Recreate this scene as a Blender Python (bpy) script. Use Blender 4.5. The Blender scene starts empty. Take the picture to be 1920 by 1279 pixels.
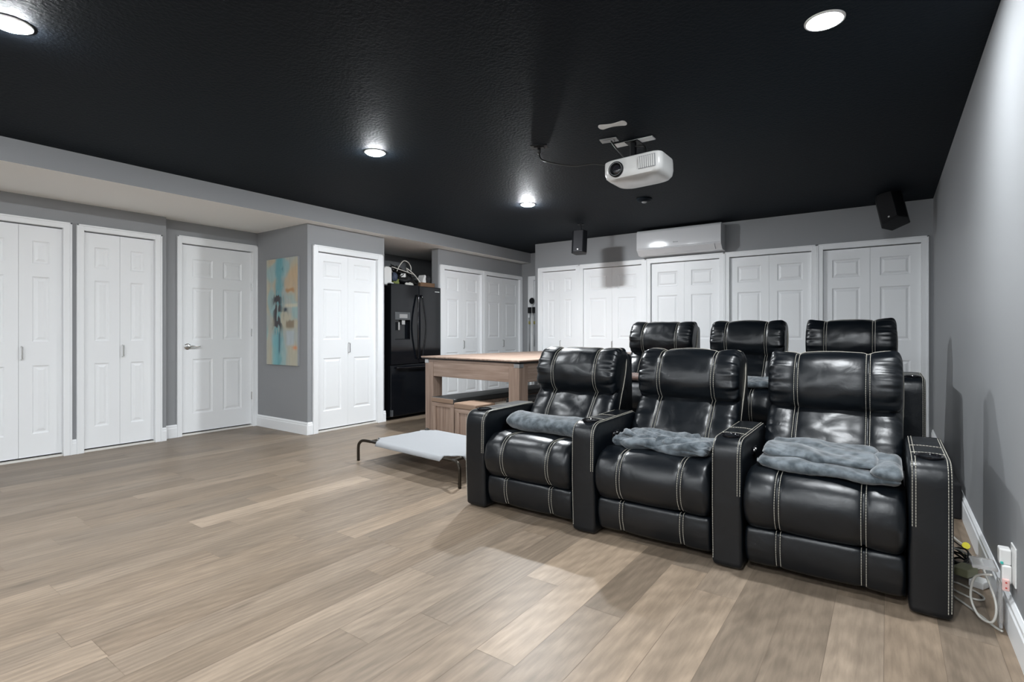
import bpy, bmesh, math, random
from mathutils import Vector, Matrix, noise

random.seed(7)
SC = bpy.context.scene
COL = SC.collection

# ------------------------------------------------------------------ camera
cam_data = bpy.data.cameras.new('camera')
cam_data.sensor_width = 36.0
cam_data.sensor_fit = 'HORIZONTAL'
cam_data.lens = 988.6 / 1920 * 36.0
cam_data.shift_y = -15.8 / 1920
cam_data.clip_start = 0.02
cam = bpy.data.objects.new('camera', cam_data)
COL.objects.link(cam)
cam.location = (0, 0, 1.10)
cam.rotation_euler = (math.radians(90), 0, math.radians(35.46))
SC.camera = cam

# ------------------------------------------------------------------ world, exposure
world = bpy.data.worlds.new('world')
SC.world = world
world.use_nodes = True
world.node_tree.nodes['Background'].inputs[0].default_value = (0.8, 0.87, 1.0, 1)
world.node_tree.nodes['Background'].inputs[1].default_value = 0.0
SC.view_settings.view_transform = 'Standard'
SC.view_settings.look = 'None'
SC.view_settings.gamma = 1.0
SC.view_settings.use_curve_mapping = False
SC.view_settings.exposure = 1.62
LAMP_STRENGTH = 300.0
LAMP_GAIN = [0.95, 0.95, 0.75, 2.4, 1.05, 1.2, 1.5, 1.5]    # brightness factor of each lamp, tuned to balance the light
LAMP_BEHIND = ['round recessed ceiling light near the right wall just ahead of the camera, above the frame', 'round recessed ceiling light behind the camera near the soffit', 'round recessed ceiling light behind the camera near the right wall', 'round recessed ceiling light behind the camera in the middle']  # last one is an unseen extra lamp, added to lift the shadows
LAMP_SPOTS = [(-3.1, 0.60), (-0.22, 2.62), (-3.1, 2.60), (-3.06, 4.58),
              (-0.22, 0.55), (-3.1, -1.4), (-0.22, -1.4), (-1.66, -1.4)]

# ------------------------------------------------------------------ constants of the room
H = 2.44
XR = 0.372            # right wall
YB = 6.73             # back closet wall
YE = 7.45             # end wall of the passage
YF = -2.3             # front wall behind the camera
SOFX = -4.92          # soffit face
SOFZ = 2.275

# ------------------------------------------------------------------ materials
def nt(name):
    m = bpy.data.materials.new(name)
    m.use_nodes = True
    n = m.node_tree
    return m, n, n.nodes['Principled BSDF']

def simple(name, col, rough=0.5, metal=0.0, spec=0.5, bump=None, coat=0.0, vary=0.0, sheen=0.0):
    """plain procedural material; bump=(scale, strength); vary=colour variation by noise"""
    m, n, b = nt(name)
    b.inputs['Roughness'].default_value = rough
    b.inputs['Metallic'].default_value = metal
    b.inputs['Specular IOR Level'].default_value = spec
    b.inputs['Coat Weight'].default_value = coat
    b.inputs['Coat Roughness'].default_value = 0.08
    if sheen:
        b.inputs['Sheen Weight'].default_value = sheen
        b.inputs['Sheen Roughness'].default_value = 0.4
    c = (*col, 1)
    b.inputs['Base Color'].default_value = c
    tc = n.nodes.new('ShaderNodeTexCoord')
    if vary:
        no = n.nodes.new('ShaderNodeTexNoise'); no.inputs['Scale'].default_value = 3.0
        no.inputs['Detail'].default_value = 4
        n.links.new(tc.outputs['Object'], no.inputs['Vector'])
        mx = n.nodes.new('ShaderNodeMix'); mx.data_type = 'RGBA'
        mx.inputs['A'].default_value = tuple(x * (1 - vary) for x in col) + (1,)
        mx.inputs['B'].default_value = tuple(min(1, x * (1 + vary)) for x in col) + (1,)
        n.links.new(no.outputs['Fac'], mx.inputs['Factor'])
        n.links.new(mx.outputs['Result'], b.inputs['Base Color'])
    if bump:
        no = n.nodes.new('ShaderNodeTexNoise'); no.inputs['Scale'].default_value = bump[0]
        no.inputs['Detail'].default_value = 3
        n.links.new(tc.outputs['Object'], no.inputs['Vector'])
        bp = n.nodes.new('ShaderNodeBump'); bp.inputs['Strength'].default_value = bump[1]
        bp.inputs['Distance'].default_value = 0.002
        n.links.new(no.outputs['Fac'], bp.inputs['Height'])
        n.links.new(bp.outputs['Normal'], b.inputs['Normal'])
    return m

M = {}
M['wall'] = simple('grey_wall_paint', (0.285, 0.293, 0.303), 0.55, bump=(180, 0.15))
M['soffit'] = simple('white_soffit_paint', (0.92, 0.91, 0.88), 0.7, bump=(120, 0.2))
M['white'] = simple('white_trim_paint', (0.87, 0.885, 0.90), 0.38, bump=(90, 0.04))
M['dark_gap'] = simple('dark_closet_inside', (0.03, 0.03, 0.03), 0.9)  # near-black colour stands for the shade inside closed closets
M['chrome'] = simple('brushed_nickel', (0.55, 0.55, 0.54), 0.25, 1.0)
M['steel'] = simple('satin_steel', (0.5, 0.5, 0.5), 0.35, 1.0)
M['black_plastic'] = simple('black_plastic', (0.003, 0.0035, 0.005), 0.55, spec=0.3)
M['black_gloss'] = simple('black_gloss_plastic', (0.006, 0.006, 0.008), 0.12)
M['fridge'] = simple('black_fridge_enamel', (0.004, 0.005, 0.007), 0.10, spec=0.5, coat=0.0)
M['white_plastic'] = simple('white_plastic', (0.72, 0.72, 0.71), 0.25)
M['ac_white'] = simple('white_glossy_plastic', (0.68, 0.69, 0.71), 0.10, coat=0.6)
M['grey_plastic'] = simple('grey_plastic', (0.30, 0.31, 0.32), 0.4)
M['thread'] = simple('beige_thread', (0.44, 0.42, 0.36), 0.7)
M['piping'] = simple('beige_piping', (0.36, 0.34, 0.29), 0.6)
M['cable_white'] = simple('white_cable', (0.55, 0.54, 0.50), 0.4)
M['cable_black'] = simple('black_cable', (0.01, 0.01, 0.01), 0.4)
M['tan'] = simple('tan_leather', (0.27, 0.18, 0.125), 0.5, bump=(250, 0.2), vary=0.06)
M['dark_cushion'] = simple('dark_grey_bench_cushion', (0.040, 0.040, 0.040), 0.40, bump=(250, 0.2))
M['canvas'] = simple('pale_grey_canvas', (0.33, 0.34, 0.355), 0.8, bump=(900, 0.3))
M['tube_bronze'] = simple('dark_bronze_tube', (0.035, 0.028, 0.020), 0.35, 0.6)
M['riser'] = simple('black_carpet', (0.012, 0.012, 0.014), 0.95, bump=(900, 0.6))
M['brown_box'] = simple('brown_cardboard', (0.16, 0.09, 0.05), 0.8, vary=0.1)
M['olive'] = simple('olive_plastic', (0.22, 0.22, 0.13), 0.5)
M['yellow'] = simple('yellow_tape', (0.85, 0.75, 0.04), 0.5)
M['lime'] = simple('lime_fabric', (0.16, 0.19, 0.05), 0.7)
M['navy'] = simple('navy_fabric', (0.035, 0.05, 0.085), 0.7)
M['red_dot'] = simple('red_marking', (0.55, 0.06, 0.05), 0.5)
M['pink'] = simple('pink_plastic', (0.75, 0.50, 0.47), 0.4)
M['teal_dot'] = simple('teal_light_cover', (0.05, 0.45, 0.40), 0.3)
M['lens_glass'] = simple('projector_lens_glass', (0.02, 0.02, 0.025), 0.03, coat=1.0)
M['screen'] = simple('projection_screen_fabric', (0.75, 0.75, 0.75), 0.9)
M['threshold'] = simple('pale_threshold_paint', (0.74, 0.72, 0.68), 0.4)

# clear plastic of the guard round the plugs
m, n, b = nt('clear_plastic')
b.inputs['Base Color'].default_value = (0.9, 0.9, 0.9, 1)
b.inputs['Transmission Weight'].default_value = 0.8
b.inputs['Roughness'].default_value = 0.15
b.inputs['IOR'].default_value = 1.2
M['clear'] = m
M['dark_grey'] = simple('dark_grey_plastic', (0.07, 0.075, 0.08), 0.3)
M['dull_yellow'] = simple('dull_yellow_band', (0.30, 0.27, 0.08), 0.6)

# lamp
M['lamps'] = []
for gain in LAMP_GAIN:
    m, n, b = nt('lamp_lens')
    b.inputs['Base Color'].default_value = (1, 1, 1, 1)
    b.inputs['Emission Color'].default_value = (0.93, 0.97, 1.0, 1)
    b.inputs['Emission Strength'].default_value = LAMP_STRENGTH * gain
    M['lamps'].append(m)

# ceiling: very dark blue-black paint with knockdown texture
m, n, b = nt('dark_ceiling_paint')
tc = n.nodes.new('ShaderNodeTexCoord')
no = n.nodes.new('ShaderNodeTexNoise'); no.inputs['Scale'].default_value = 55; no.inputs['Detail'].default_value = 5
n2 = n.nodes.new('ShaderNodeTexNoise'); n2.inputs['Scale'].default_value = 0.45; n2.inputs['Detail'].default_value = 1
n.links.new(tc.outputs['Object'], no.inputs['Vector']); n.links.new(tc.outputs['Object'], n2.inputs['Vector'])
mx = n.nodes.new('ShaderNodeMix'); mx.data_type = 'RGBA'
mx.inputs['A'].default_value = (0.0074, 0.0080, 0.0106, 1); mx.inputs['B'].default_value = (0.0060, 0.0135, 0.0210, 1)
n.links.new(n2.outputs['Fac'], mx.inputs['Factor']); n.links.new(mx.outputs['Result'], b.inputs['Base Color'])
cr = n.nodes.new('ShaderNodeMapRange'); cr.inputs['From Min'].default_value = 0.42; cr.inputs['From Max'].default_value = 0.60
n.links.new(no.outputs['Fac'], cr.inputs['Value'])
bp = n.nodes.new('ShaderNodeBump'); bp.inputs['Strength'].default_value = 0.30; bp.inputs['Distance'].default_value = 0.003
n.links.new(cr.outputs['Result'], bp.inputs['Height']); n.links.new(bp.outputs['Normal'], b.inputs['Normal'])
b.inputs['Roughness'].default_value = 0.68
b.inputs['Specular IOR Level'].default_value = 0.12
M['ceiling'] = m

# floor planks: per-plank tone attribute plus grain
m, n, b = nt('vinyl_planks')
at = n.nodes.new('ShaderNodeAttribute'); at.attribute_name = 'plank'; at.attribute_type = 'GEOMETRY'
sp = n.nodes.new('ShaderNodeSeparateColor'); n.links.new(at.outputs['Color'], sp.inputs['Color'])
tc = n.nodes.new('ShaderNodeTexCoord')
off = n.nodes.new('ShaderNodeCombineXYZ')
mo = n.nodes.new('ShaderNodeMath'); mo.operation = 'MULTIPLY'; mo.inputs[1].default_value = 37.0
n.links.new(sp.outputs['Green'], mo.inputs[0]); n.links.new(mo.outputs[0], off.inputs['Y']); n.links.new(mo.outputs[0], off.inputs['Z'])
va = n.nodes.new('ShaderNodeVectorMath'); va.operation = 'ADD'
n.links.new(tc.outputs['Object'], va.inputs[0]); n.links.new(off.outputs[0], va.inputs[1])
def mapped(scale):
    mp = n.nodes.new('ShaderNodeMapping'); mp.inputs['Scale'].default_value = scale
    n.links.new(va.outputs[0], mp.inputs['Vector']); return mp.outputs['Vector']
g1 = n.nodes.new('ShaderNodeTexNoise'); g1.inputs['Scale'].default_value = 1.0; g1.inputs['Detail'].default_value = 5; g1.inputs['Roughness'].default_value = 0.6; g1.inputs['Distortion'].default_value = 0.5
n.links.new(mapped((42, 2.4, 1)), g1.inputs['Vector'])
g2 = n.nodes.new('ShaderNodeTexNoise'); g2.inputs['Scale'].default_value = 1.0; g2.inputs['Detail'].default_value = 3
n.links.new(mapped((11, 1.2, 1)), g2.inputs['Vector'])
g3 = n.nodes.new('ShaderNodeTexWave'); g3.wave_type = 'RINGS'; g3.rings_direction = 'Z'
g3.inputs['Scale'].default_value = 1.0; g3.inputs['Distortion'].default_value = 7.0; g3.inputs['Detail'].default_value = 3; g3.inputs['Detail Scale'].default_value = 1.2
n.links.new(mapped((14, 2.0, 1)), g3.inputs['Vector'])
kn = n.nodes.new('ShaderNodeTexVoronoi'); kn.inputs['Scale'].default_value = 1.0
n.links.new(mapped((7.0, 2.2, 1)), kn.inputs['Vector'])
knr = n.nodes.new('ShaderNodeMapRange'); knr.inputs['From Min'].default_value = 0.02; knr.inputs['From Max'].default_value = 0.16
knr.inputs['To Min'].default_value = 0.72; knr.inputs['To Max'].default_value = 1.0
n.links.new(kn.outputs['Distance'], knr.inputs['Value'])
def mapr(src, a, c, lo, hi):
    r = n.nodes.new('ShaderNodeMapRange')
    r.inputs['From Min'].default_value = a; r.inputs['From Max'].default_value = c
    r.inputs['To Min'].default_value = lo; r.inputs['To Max'].default_value = hi
    n.links.new(src, r.inputs['Value']); return r.outputs['Result']
def mul(a_, b_):
    k = n.nodes.new('ShaderNodeMath'); k.operation = 'MULTIPLY'
    n.links.new(a_, k.inputs[0]); n.links.new(b_, k.inputs[1]); return k.outputs[0]
g4 = n.nodes.new('ShaderNodeTexNoise'); g4.inputs['Scale'].default_value = 1.0; g4.inputs['Detail'].default_value = 2
n.links.new(mapped((60, 9, 1)), g4.inputs['Vector']); g4.inputs['Detail'].default_value = 5; g4.inputs['Roughness'].default_value = 0.7
f = mul(mapr(g1.outputs['Fac'], 0.32, 0.68, 0.86, 1.12), mapr(g2.outputs['Fac'], 0.3, 0.7, 0.84, 1.14))
f = mul(f, mapr(g4.outputs['Fac'], 0.35, 0.65, 0.92, 1.06))
f = mul(f, mapr(g3.outputs['Fac'], 0.0, 1.0, 0.90, 1.05))
f = mul(f, knr.outputs['Result'])
f = mul(f, mapr(sp.outputs['Red'], 0, 1, 0.70, 1.72))
base = n.nodes.new('ShaderNodeMix'); base.data_type = 'RGBA'
base.inputs['A'].default_value = (0.220, 0.167, 0.120, 1); base.inputs['B'].default_value = (0.216, 0.170, 0.128, 1)
n.links.new(sp.outputs['Blue'], base.inputs['Factor'])
vm = n.nodes.new('ShaderNodeVectorMath'); vm.operation = 'SCALE'
n.links.new(base.outputs['Result'], vm.inputs[0]); n.links.new(f, vm.inputs['Scale'])
n.links.new(vm.outputs[0], b.inputs['Base Color'])
b.inputs['Roughness'].default_value = 0.42
b.inputs['Specular IOR Level'].default_value = 0.35
bp = n.nodes.new('ShaderNodeBump'); bp.inputs['Strength'].default_value = 0.12; bp.inputs['Distance'].default_value = 0.001
n.links.new(g1.outputs['Fac'], bp.inputs['Height']); n.links.new(bp.outputs['Normal'], b.inputs['Normal'])
M['floor'] = m

def wood(name, axis):
    m, n, b = nt(name)
    tc = n.nodes.new('ShaderNodeTexCoord')
    mp = n.nodes.new('ShaderNodeMapping')
    s = [38, 38, 38]; s[axis] = 2.0
    mp.inputs['Scale'].default_value = s
    n.links.new(tc.outputs['Object'], mp.inputs['Vector'])
    no = n.nodes.new('ShaderNodeTexNoise'); no.inputs['Scale'].default_value = 1; no.inputs['Detail'].default_value = 4
    n.links.new(mp.outputs['Vector'], no.inputs['Vector'])
    cr = n.nodes.new('ShaderNodeValToRGB')
    cr.color_ramp.elements[0].position = 0.30; cr.color_ramp.elements[0].color = (0.24, 0.162, 0.122, 1)
    cr.color_ramp.elements[1].position = 0.68; cr.color_ramp.elements[1].color = (0.42, 0.312, 0.250, 1)
    n.links.new(no.outputs['Fac'], cr.inputs['Fac']); n.links.new(cr.outputs['Color'], b.inputs['Base Color'])
    b.inputs['Roughness'].default_value = 0.5
    return m
M['wood_x'] = wood('pale_wood_grain_across', 0)
M['wood_y'] = wood('pale_wood_grain_along', 1)
M['wood_z'] = wood('pale_wood_grain_upright', 2)

# leather
m, n, b = nt('black_leather')
tc = n.nodes.new('ShaderNodeTexCoord')
vo = n.nodes.new('ShaderNodeTexVoronoi'); vo.inputs['Scale'].default_value = 420
no = n.nodes.new('ShaderNodeTexNoise'); no.inputs['Scale'].default_value = 9; no.inputs['Detail'].default_value = 3; no.inputs['Distortion'].default_value = 0.6
n.links.new(tc.outputs['Object'], vo.inputs['Vector']); n.links.new(tc.outputs['Object'], no.inputs['Vector'])
b1 = n.nodes.new('ShaderNodeBump'); b1.inputs['Strength'].default_value = 0.12; b1.inputs['Distance'].default_value = 0.0006
b2 = n.nodes.new('ShaderNodeBump'); b2.inputs['Strength'].default_value = 0.35; b2.inputs['Distance'].default_value = 0.010
n.links.new(vo.outputs['Distance'], b1.inputs['Height']); n.links.new(no.outputs['Fac'], b2.inputs['Height'])
n.links.new(b2.outputs['Normal'], b1.inputs['Normal']); n.links.new(b1.outputs['Normal'], b.inputs['Normal'])
b.inputs['Base Color'].default_value = (0.0026, 0.0042, 0.0064, 1)
b.inputs['Roughness'].default_value = 0.35
b.inputs['Specular IOR Level'].default_value = 0.47
M['leather'] = m

def plush(name, a, c):
    m, n, b = nt(name)
    tc = n.nodes.new('ShaderNodeTexCoord')
    no = n.nodes.new('ShaderNodeTexNoise'); no.inputs['Scale'].default_value = 22; no.inputs['Detail'].default_value = 5
    nf = n.nodes.new('ShaderNodeTexNoise'); nf.inputs['Scale'].default_value = 500; nf.inputs['Detail'].default_value = 2
    n.links.new(tc.outputs['Object'], no.inputs['Vector']); n.links.new(tc.outputs['Object'], nf.inputs['Vector'])
    cr = n.nodes.new('ShaderNodeValToRGB')
    cr.color_ramp.elements[0].position = 0.38; cr.color_ramp.elements[0].color = (*a, 1)
    cr.color_ramp.elements[1].position = 0.64; cr.color_ramp.elements[1].color = (*c, 1)
    n.links.new(no.outputs['Fac'], cr.inputs['Fac']); n.links.new(cr.outputs['Color'], b.inputs['Base Color'])
    bp = n.nodes.new('ShaderNodeBump'); bp.inputs['Strength'].default_value = 0.6; bp.inputs['Distance'].default_value = 0.003
    n.links.new(nf.outputs['Fac'], bp.inputs['Height']); n.links.new(bp.outputs['Normal'], b.inputs['Normal'])
    b.inputs['Roughness'].default_value = 0.85
    b.inputs['Sheen Weight'].default_value = 0.6
    b.inputs['Sheen Roughness'].default_value = 0.35
    return m
M['plush'] = plush('slate_grey_plush', (0.045, 0.058, 0.068), (0.155, 0.18, 0.20))
M['brown_plush'] = plush('brown_plush', (0.10, 0.055, 0.042), (0.17, 0.10, 0.08))

# painting colours come from a colour attribute of the canvas
m, n, b = nt('abstract_paint')
at = n.nodes.new('ShaderNodeAttribute'); at.attribute_name = 'paint'
n.links.new(at.outputs['Color'], b.inputs['Base Color']); b.inputs['Roughness'].default_value = 0.5
M['paint'] = m

# ------------------------------------------------------------------ mesh helpers
class MB:
    def __init__(self):
        self.v = []; self.f = []
    def add(self, vs, fs):
        o = len(self.v)
        self.v += [tuple(p) for p in vs]
        self.f += [tuple(i + o for i in q) for q in fs]
    def box(self, x0, x1, y0, y1, z0, z1, mat=None):
        vs = [Vector((x, y, z)) for z in (z0, z1) for y in (y0, y1) for x in (x0, x1)]
        if mat is not None: vs = [mat @ p for p in vs]
        self.add(vs, [(0, 2, 3, 1), (4, 5, 7, 6), (0, 1, 5, 4), (2, 6, 7, 3), (0, 4, 6, 2), (1, 3, 7, 5)])
        return self
    def prism(self, prof, a0, a1, axis='x', mat=None):
        """extrude a closed 2d profile along an axis; profile coords are the other two axes in order"""
        def P(a, p):
            q = {'x': (a, p[0], p[1]), 'y': (p[0], a, p[1]), 'z': (p[0], p[1], a)}[axis]
            q = Vector(q)
            return mat @ q if mat is not None else q
        k = len(prof)
        vs = [P(a0, p) for p in prof] + [P(a1, p) for p in prof]
        fs = [(i, (i + 1) % k, k + (i + 1) % k, k + i) for i in range(k)]
        fs += [tuple(range(k - 1, -1, -1)), tuple(range(k, 2 * k))]
        self.add(vs, fs); return self
    def lathe(self, prof, c=(0, 0, 0), seg=32, mat=None):
        """prof = [(r, z)...] round the local z axis"""
        vs = []; fs = []
        for r, z in prof:
            for i in range(seg):
                a = 2 * math.pi * i / seg
                p = Vector((r * math.cos(a), r * math.sin(a), z))
                p = mat @ p if mat is not None else p
                vs.append(p + Vector(c))
        for j in range(len(prof) - 1):
            for i in range(seg):
                fs.append((j * seg + i, j * seg + (i + 1) % seg, (j + 1) * seg + (i + 1) % seg, (j + 1) * seg + i))
        fs.append(tuple(range(seg - 1, -1, -1)))
        fs.append(tuple((len(prof) - 1) * seg + i for i in range(seg)))
        self.add(vs, fs); return self
    def tube(self, pts, r, seg=8, closed=False):
        pts = [Vector(p) for p in pts]
        k = len(pts); vs = []; fs = []
        up = Vector((0, 0, 1)); prev = None
        for i, p in enumerate(pts):
            if closed: t = pts[(i + 1) % k] - pts[i - 1]
            else: t = pts[min(i + 1, k - 1)] - pts[max(i - 1, 0)]
            if t.length < 1e-9: t = Vector((0, 0, 1))
            t.normalize()
            if prev is None:
                a = up if abs(t.dot(up)) < 0.9 else Vector((1, 0, 0))
                nn = (a - t * a.dot(t)).normalized()
            else:
                nn = prev - t * prev.dot(t)
                nn = nn.normalized() if nn.length > 1e-6 else prev
            prev = nn; bb = t.cross(nn)
            rr = r(i / max(1, k - 1)) if callable(r) else r
            for j in range(seg):
                a = 2 * math.pi * j / seg
                vs.append(p + nn * (rr * math.cos(a)) + bb * (rr * math.sin(a)))
        for i in range(k if closed else k - 1):
            for j in range(seg):
                i2 = (i + 1) % k
                fs.append((i * seg + j, i * seg + (j + 1) % seg, i2 * seg + (j + 1) % seg, i2 * seg + j))
        if not closed:
            fs.append(tuple(range(seg - 1, -1, -1))); fs.append(tuple((k - 1) * seg + j for j in range(seg)))
        self.add(vs, fs); return self
    def build(self, name, mat, parent=None, bevel=0.0, smooth=False, seg=2, weld=False):
        me = bpy.data.meshes.new(name)
        me.from_pydata(self.v, [], self.f)
        bm = bmesh.new(); bm.from_mesh(me)
        if weld: bmesh.ops.remove_doubles(bm, verts=bm.verts, dist=1e-5)
        bmesh.ops.recalc_face_normals(bm, faces=bm.faces)
        bm.to_mesh(me); bm.free()
        o = bpy.data.objects.new(name, me)
        COL.objects.link(o)
        for mt in (mat if isinstance(mat, (list, tuple)) else [mat]): me.materials.append(mt)
        if smooth:
            for p in me.polygons: p.use_smooth = True
        if smooth == 'auto':
            me.set_sharp_from_angle(angle=math.radians(38))
        if bevel:
            md = o.modifiers.new('bevel', 'BEVEL'); md.width = bevel; md.segments = seg
            md.limit_method = 'ANGLE'; md.angle_limit = math.radians(40)
        if parent is not None: o.parent = parent
        return o

def spline(pts, n=8, closed=False):
    P = [Vector(p) for p in pts]; k = len(P); out = []
    rng = range(k) if closed else range(k - 1)
    for i in rng:
        if closed: a, b_, c, d = P[i - 1], P[i], P[(i + 1) % k], P[(i + 2) % k]
        else: a, b_, c, d = P[max(i - 1, 0)], P[i], P[i + 1], P[min(i + 2, k - 1)]
        for j in range(n):
            t = j / n
            out.append(0.5 * ((2 * b_) + (-a + c) * t + (2 * a - 5 * b_ + 4 * c - d) * t * t + (-a + 3 * b_ - 3 * c + d) * t ** 3))
    if not closed: out.append(P[-1])
    return out

def thing(name, label, cat, loc=(0, 0, 0), group=None):
    o = bpy.data.objects.new(name, None)
    COL.objects.link(o); o.location = loc; o.empty_display_size = 0.1
    o['label'] = label; o['category'] = cat
    if group: o['group'] = group
    return o

def tag(o, label, cat, group=None):
    o['label'] = label; o['category'] = cat
    if group: o['group'] = group
    return o

def structure(o, label=None):
    o['kind'] = 'structure'
    if label: o['label'] = label
    return o

def attach(child, parent):
    """parent keeping world placement (parents here are unrotated empties)"""
    child.parent = parent
    child.matrix_parent_inverse = Matrix.Translation(-Vector(parent.location))

def part(mb, name, mat, parent, **k):
    """build a part given in world coordinates under a thing placed at its base"""
    loc = Vector(parent.location) if parent.parent is None else Vector(parent['_origin'])
    mb.v = [tuple(Vector(p) - loc) for p in mb.v]
    o = mb.build(name, mat, parent, **k)
    o['_origin'] = tuple(loc)
    return o

# ------------------------------------------------------------------ floor
PW, PL = 0.165, 1.20
fm = bpy.data.meshes.new('floor')
vs = []; fs = []; tones = []
rng = random.Random(11)
x = -0.01 + PW * 3
rows = []
while x > -6.9:
    rows.append(x); x -= PW
forced = {}   # row index from x=-0.01 going left -> list of (y0, tone)
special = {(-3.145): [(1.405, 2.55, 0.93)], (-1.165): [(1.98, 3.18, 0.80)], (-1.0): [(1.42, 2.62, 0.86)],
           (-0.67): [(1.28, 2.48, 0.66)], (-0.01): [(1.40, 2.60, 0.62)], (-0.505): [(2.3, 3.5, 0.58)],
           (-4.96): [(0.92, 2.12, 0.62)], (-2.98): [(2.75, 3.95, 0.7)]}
for xr in rows:
    x1 = xr; x0 = xr - PW
    key = next((k for k in special if abs(k - x1) < 0.03), None)
    spots = special.get(key, []) if key is not None else []
    y = YF - 0.2 - rng.random() * PL
    if spots: y = spots[0][0] - PL * math.ceil((spots[0][0] - YF + 0.3) / PL)
    while y < YE + 0.3:
        y1 = y + PL
        t = min(1, max(0, rng.gauss(0.37, 0.09)))
        if x1 < -1.2: t = min(1, max(0, rng.gauss(0.35, 0.055)))
        if rng.random() < 0.06: t = 0.6
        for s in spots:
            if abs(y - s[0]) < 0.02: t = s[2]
        g = 0.0012
        k = len(vs)
        vs += [(x0 + g / 2, y + g / 2, 0), (x1 - g / 2, y + g / 2, 0), (x1 - g / 2, y1 - g / 2, 0), (x0 + g / 2, y1 - g / 2, 0)]
        fs.append((k, k + 1, k + 2, k + 3)); tones.append((t, rng.random(), rng.random(), 1))
        y = y1
k = len(vs)     # dark groove bed just under the planks, and the slab below
vs += [(-6.9, YF - .3, -0.001), (0.6, YF - .3, -0.001), (0.6, YE + .3, -0.001), (-6.9, YE + .3, -0.001)]
fs.append((k, k + 1, k + 2, k + 3)); tones.append((0.1, 0.5, 0.5, 1))
vs += [(-6.9, YF - .3, -0.1), (0.6, YF - .3, -0.1), (0.6, YE + .3, -0.1), (-6.9, YE + .3, -0.1)]
fs += [(k + 7, k + 6, k + 5, k + 4), (k, k + 4, k + 5, k + 1), (k + 1, k + 5, k + 6, k + 2), (k + 2, k + 6, k + 7, k + 3), (k + 3, k + 7, k + 4, k)]
tones += [(0.1, 0.5, 0.5, 1)] * 5
fm.from_pydata(vs, [], fs)
ca = fm.color_attributes.new('plank', 'FLOAT_COLOR', 'CORNER')
for p, t in zip(fm.polygons, tones):
    for li in p.loop_indices: ca.data[li].color = t
fm.materials.append(M['floor'])
fo = bpy.data.objects.new('floor', fm); COL.objects.link(fo)
structure(fo, 'greige wood-look vinyl plank floor')

# ------------------------------------------------------------------ ceiling and soffit
structure(MB().box(SOFX, 0.6, YF - .2, YE + .2, H, H + 0.1).build('ceiling', M['ceiling']), 'near-black painted ceiling with knockdown texture')
mb = MB(); mb.box(-6.75, SOFX, YF - .2, YE + .2, SOFZ, H + 0.1)
so = mb.build('ceiling_soffit', [M['soffit'], M['wall']])
for p in so.data.polygons:
    if p.normal.x > 0.9: p.material_index = 1
structure(so, 'dropped soffit with grey face and white underside along the left wall')

# ------------------------------------------------------------------ walls with openings
def wall(name, axis, plane, out, a0, a1, openings, z1, mat=None, thick=0.12, label=None):
    """axis 'x': wall runs along x at y=plane; 'y': runs along y at x=plane. out=+1/-1 side the wall thickness goes"""
    mb = MB()
    lo, hi = sorted((plane, plane + out * thick))
    def bx(s, e, z0, z2):
        if e - s < 1e-4: return
        if axis == 'x': mb.box(s, e, lo, hi, z0, z2)
        else: mb.box(lo, hi, s, e, z0, z2)
    cur = a0
    for s, e, top in sorted(openings):
        bx(cur, s, 0, z1); bx(s, e, top, z1); cur = e
    bx(cur, a1, 0, z1)
    return structure(mb.build(name, mat or M['wall']), label)

DT = 2.015
X1, X3, X4, XC = -5.985, -6.08, -5.07, -5.10
YBS = 3.335
op_back = [(-4.235, -3.659), (-3.546, -2.669), (-2.55, -1.673), (-1.562, -0.690), (-0.583, 0.280)]
wall('wall_right', 'y', XR, 1, YF - .2, YE + .2, [], H, label='long grey wall on the right')
wall('wall_back', 'x', YB, 1, -4.36, XR, [(a, c, DT) for a, c in op_back], H, label='grey wall above the row of bifold closets')
mb = MB(); mb.box(-4.36, -4.24, YB + 0.12, YE, 0, H)
structure(mb.build('wall_back_return', M['wall']))
wall('wall_end', 'x', YE, 1, -6.75, -4.24, [(-4.86, -4.42, 1.985)], H, label='short grey wall at the end of the passage')
wall('wall_left', 'y', X1, -1, YF - .2, 2.33, [(0.92, 1.509, 2.035), (1.651, 2.232, 2.035)], SOFZ, label='grey wall around the two left closets')
wall('wall_left_entry', 'y', X3, -1, 2.33, YBS, [(2.512, 3.30, 2.05)], SOFZ, label='grey wall around the door with the lever handle')
# boxed-out closet beside the refrigerator
wall('wall_closet_side', 'x', YBS, 1, -6.2, X4, [], SOFZ, label='grey side of the boxed-out closet where the painting hangs')
wall('wall_closet_front', 'y', X4, -1, YBS + 0.12, 4.395, [(3.455, 4.288, 1.992)], SOFZ, label='grey front of the boxed-out closet')
wall('wall_closet_inner', 'x', 4.395, -1, -6.6, X4 - 0.12, [], SOFZ, thick=0.06)
wall('wall_recess', 'y', -6.10, -1, 4.395, YE, [], SOFZ, label='grey wall behind the refrigerator')
wall('wall_cabinet_front', 'y', XC, -1, 5.385, YE, [(5.50, 6.345, 2.0), (6.455, 7.385, 2.0)], SOFZ, label='grey wall around the two far left closets')
wall('wall_front', 'x', YF, -1, -6.75, 0.6, [], H, label='grey wall behind the camera')
# backs of the closets (inner shade put into the dark colour)
mb = MB()
mb.box(-4.2, XR, YE - 0.05, YE, 0, H)
structure(mb.build('wall_closet_back', M['dark_gap']))
structure(MB().box(-6.75, -6.70, YF, YE, 0, SOFZ).build('wall_outer_left', M['dark_gap']))

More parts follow.
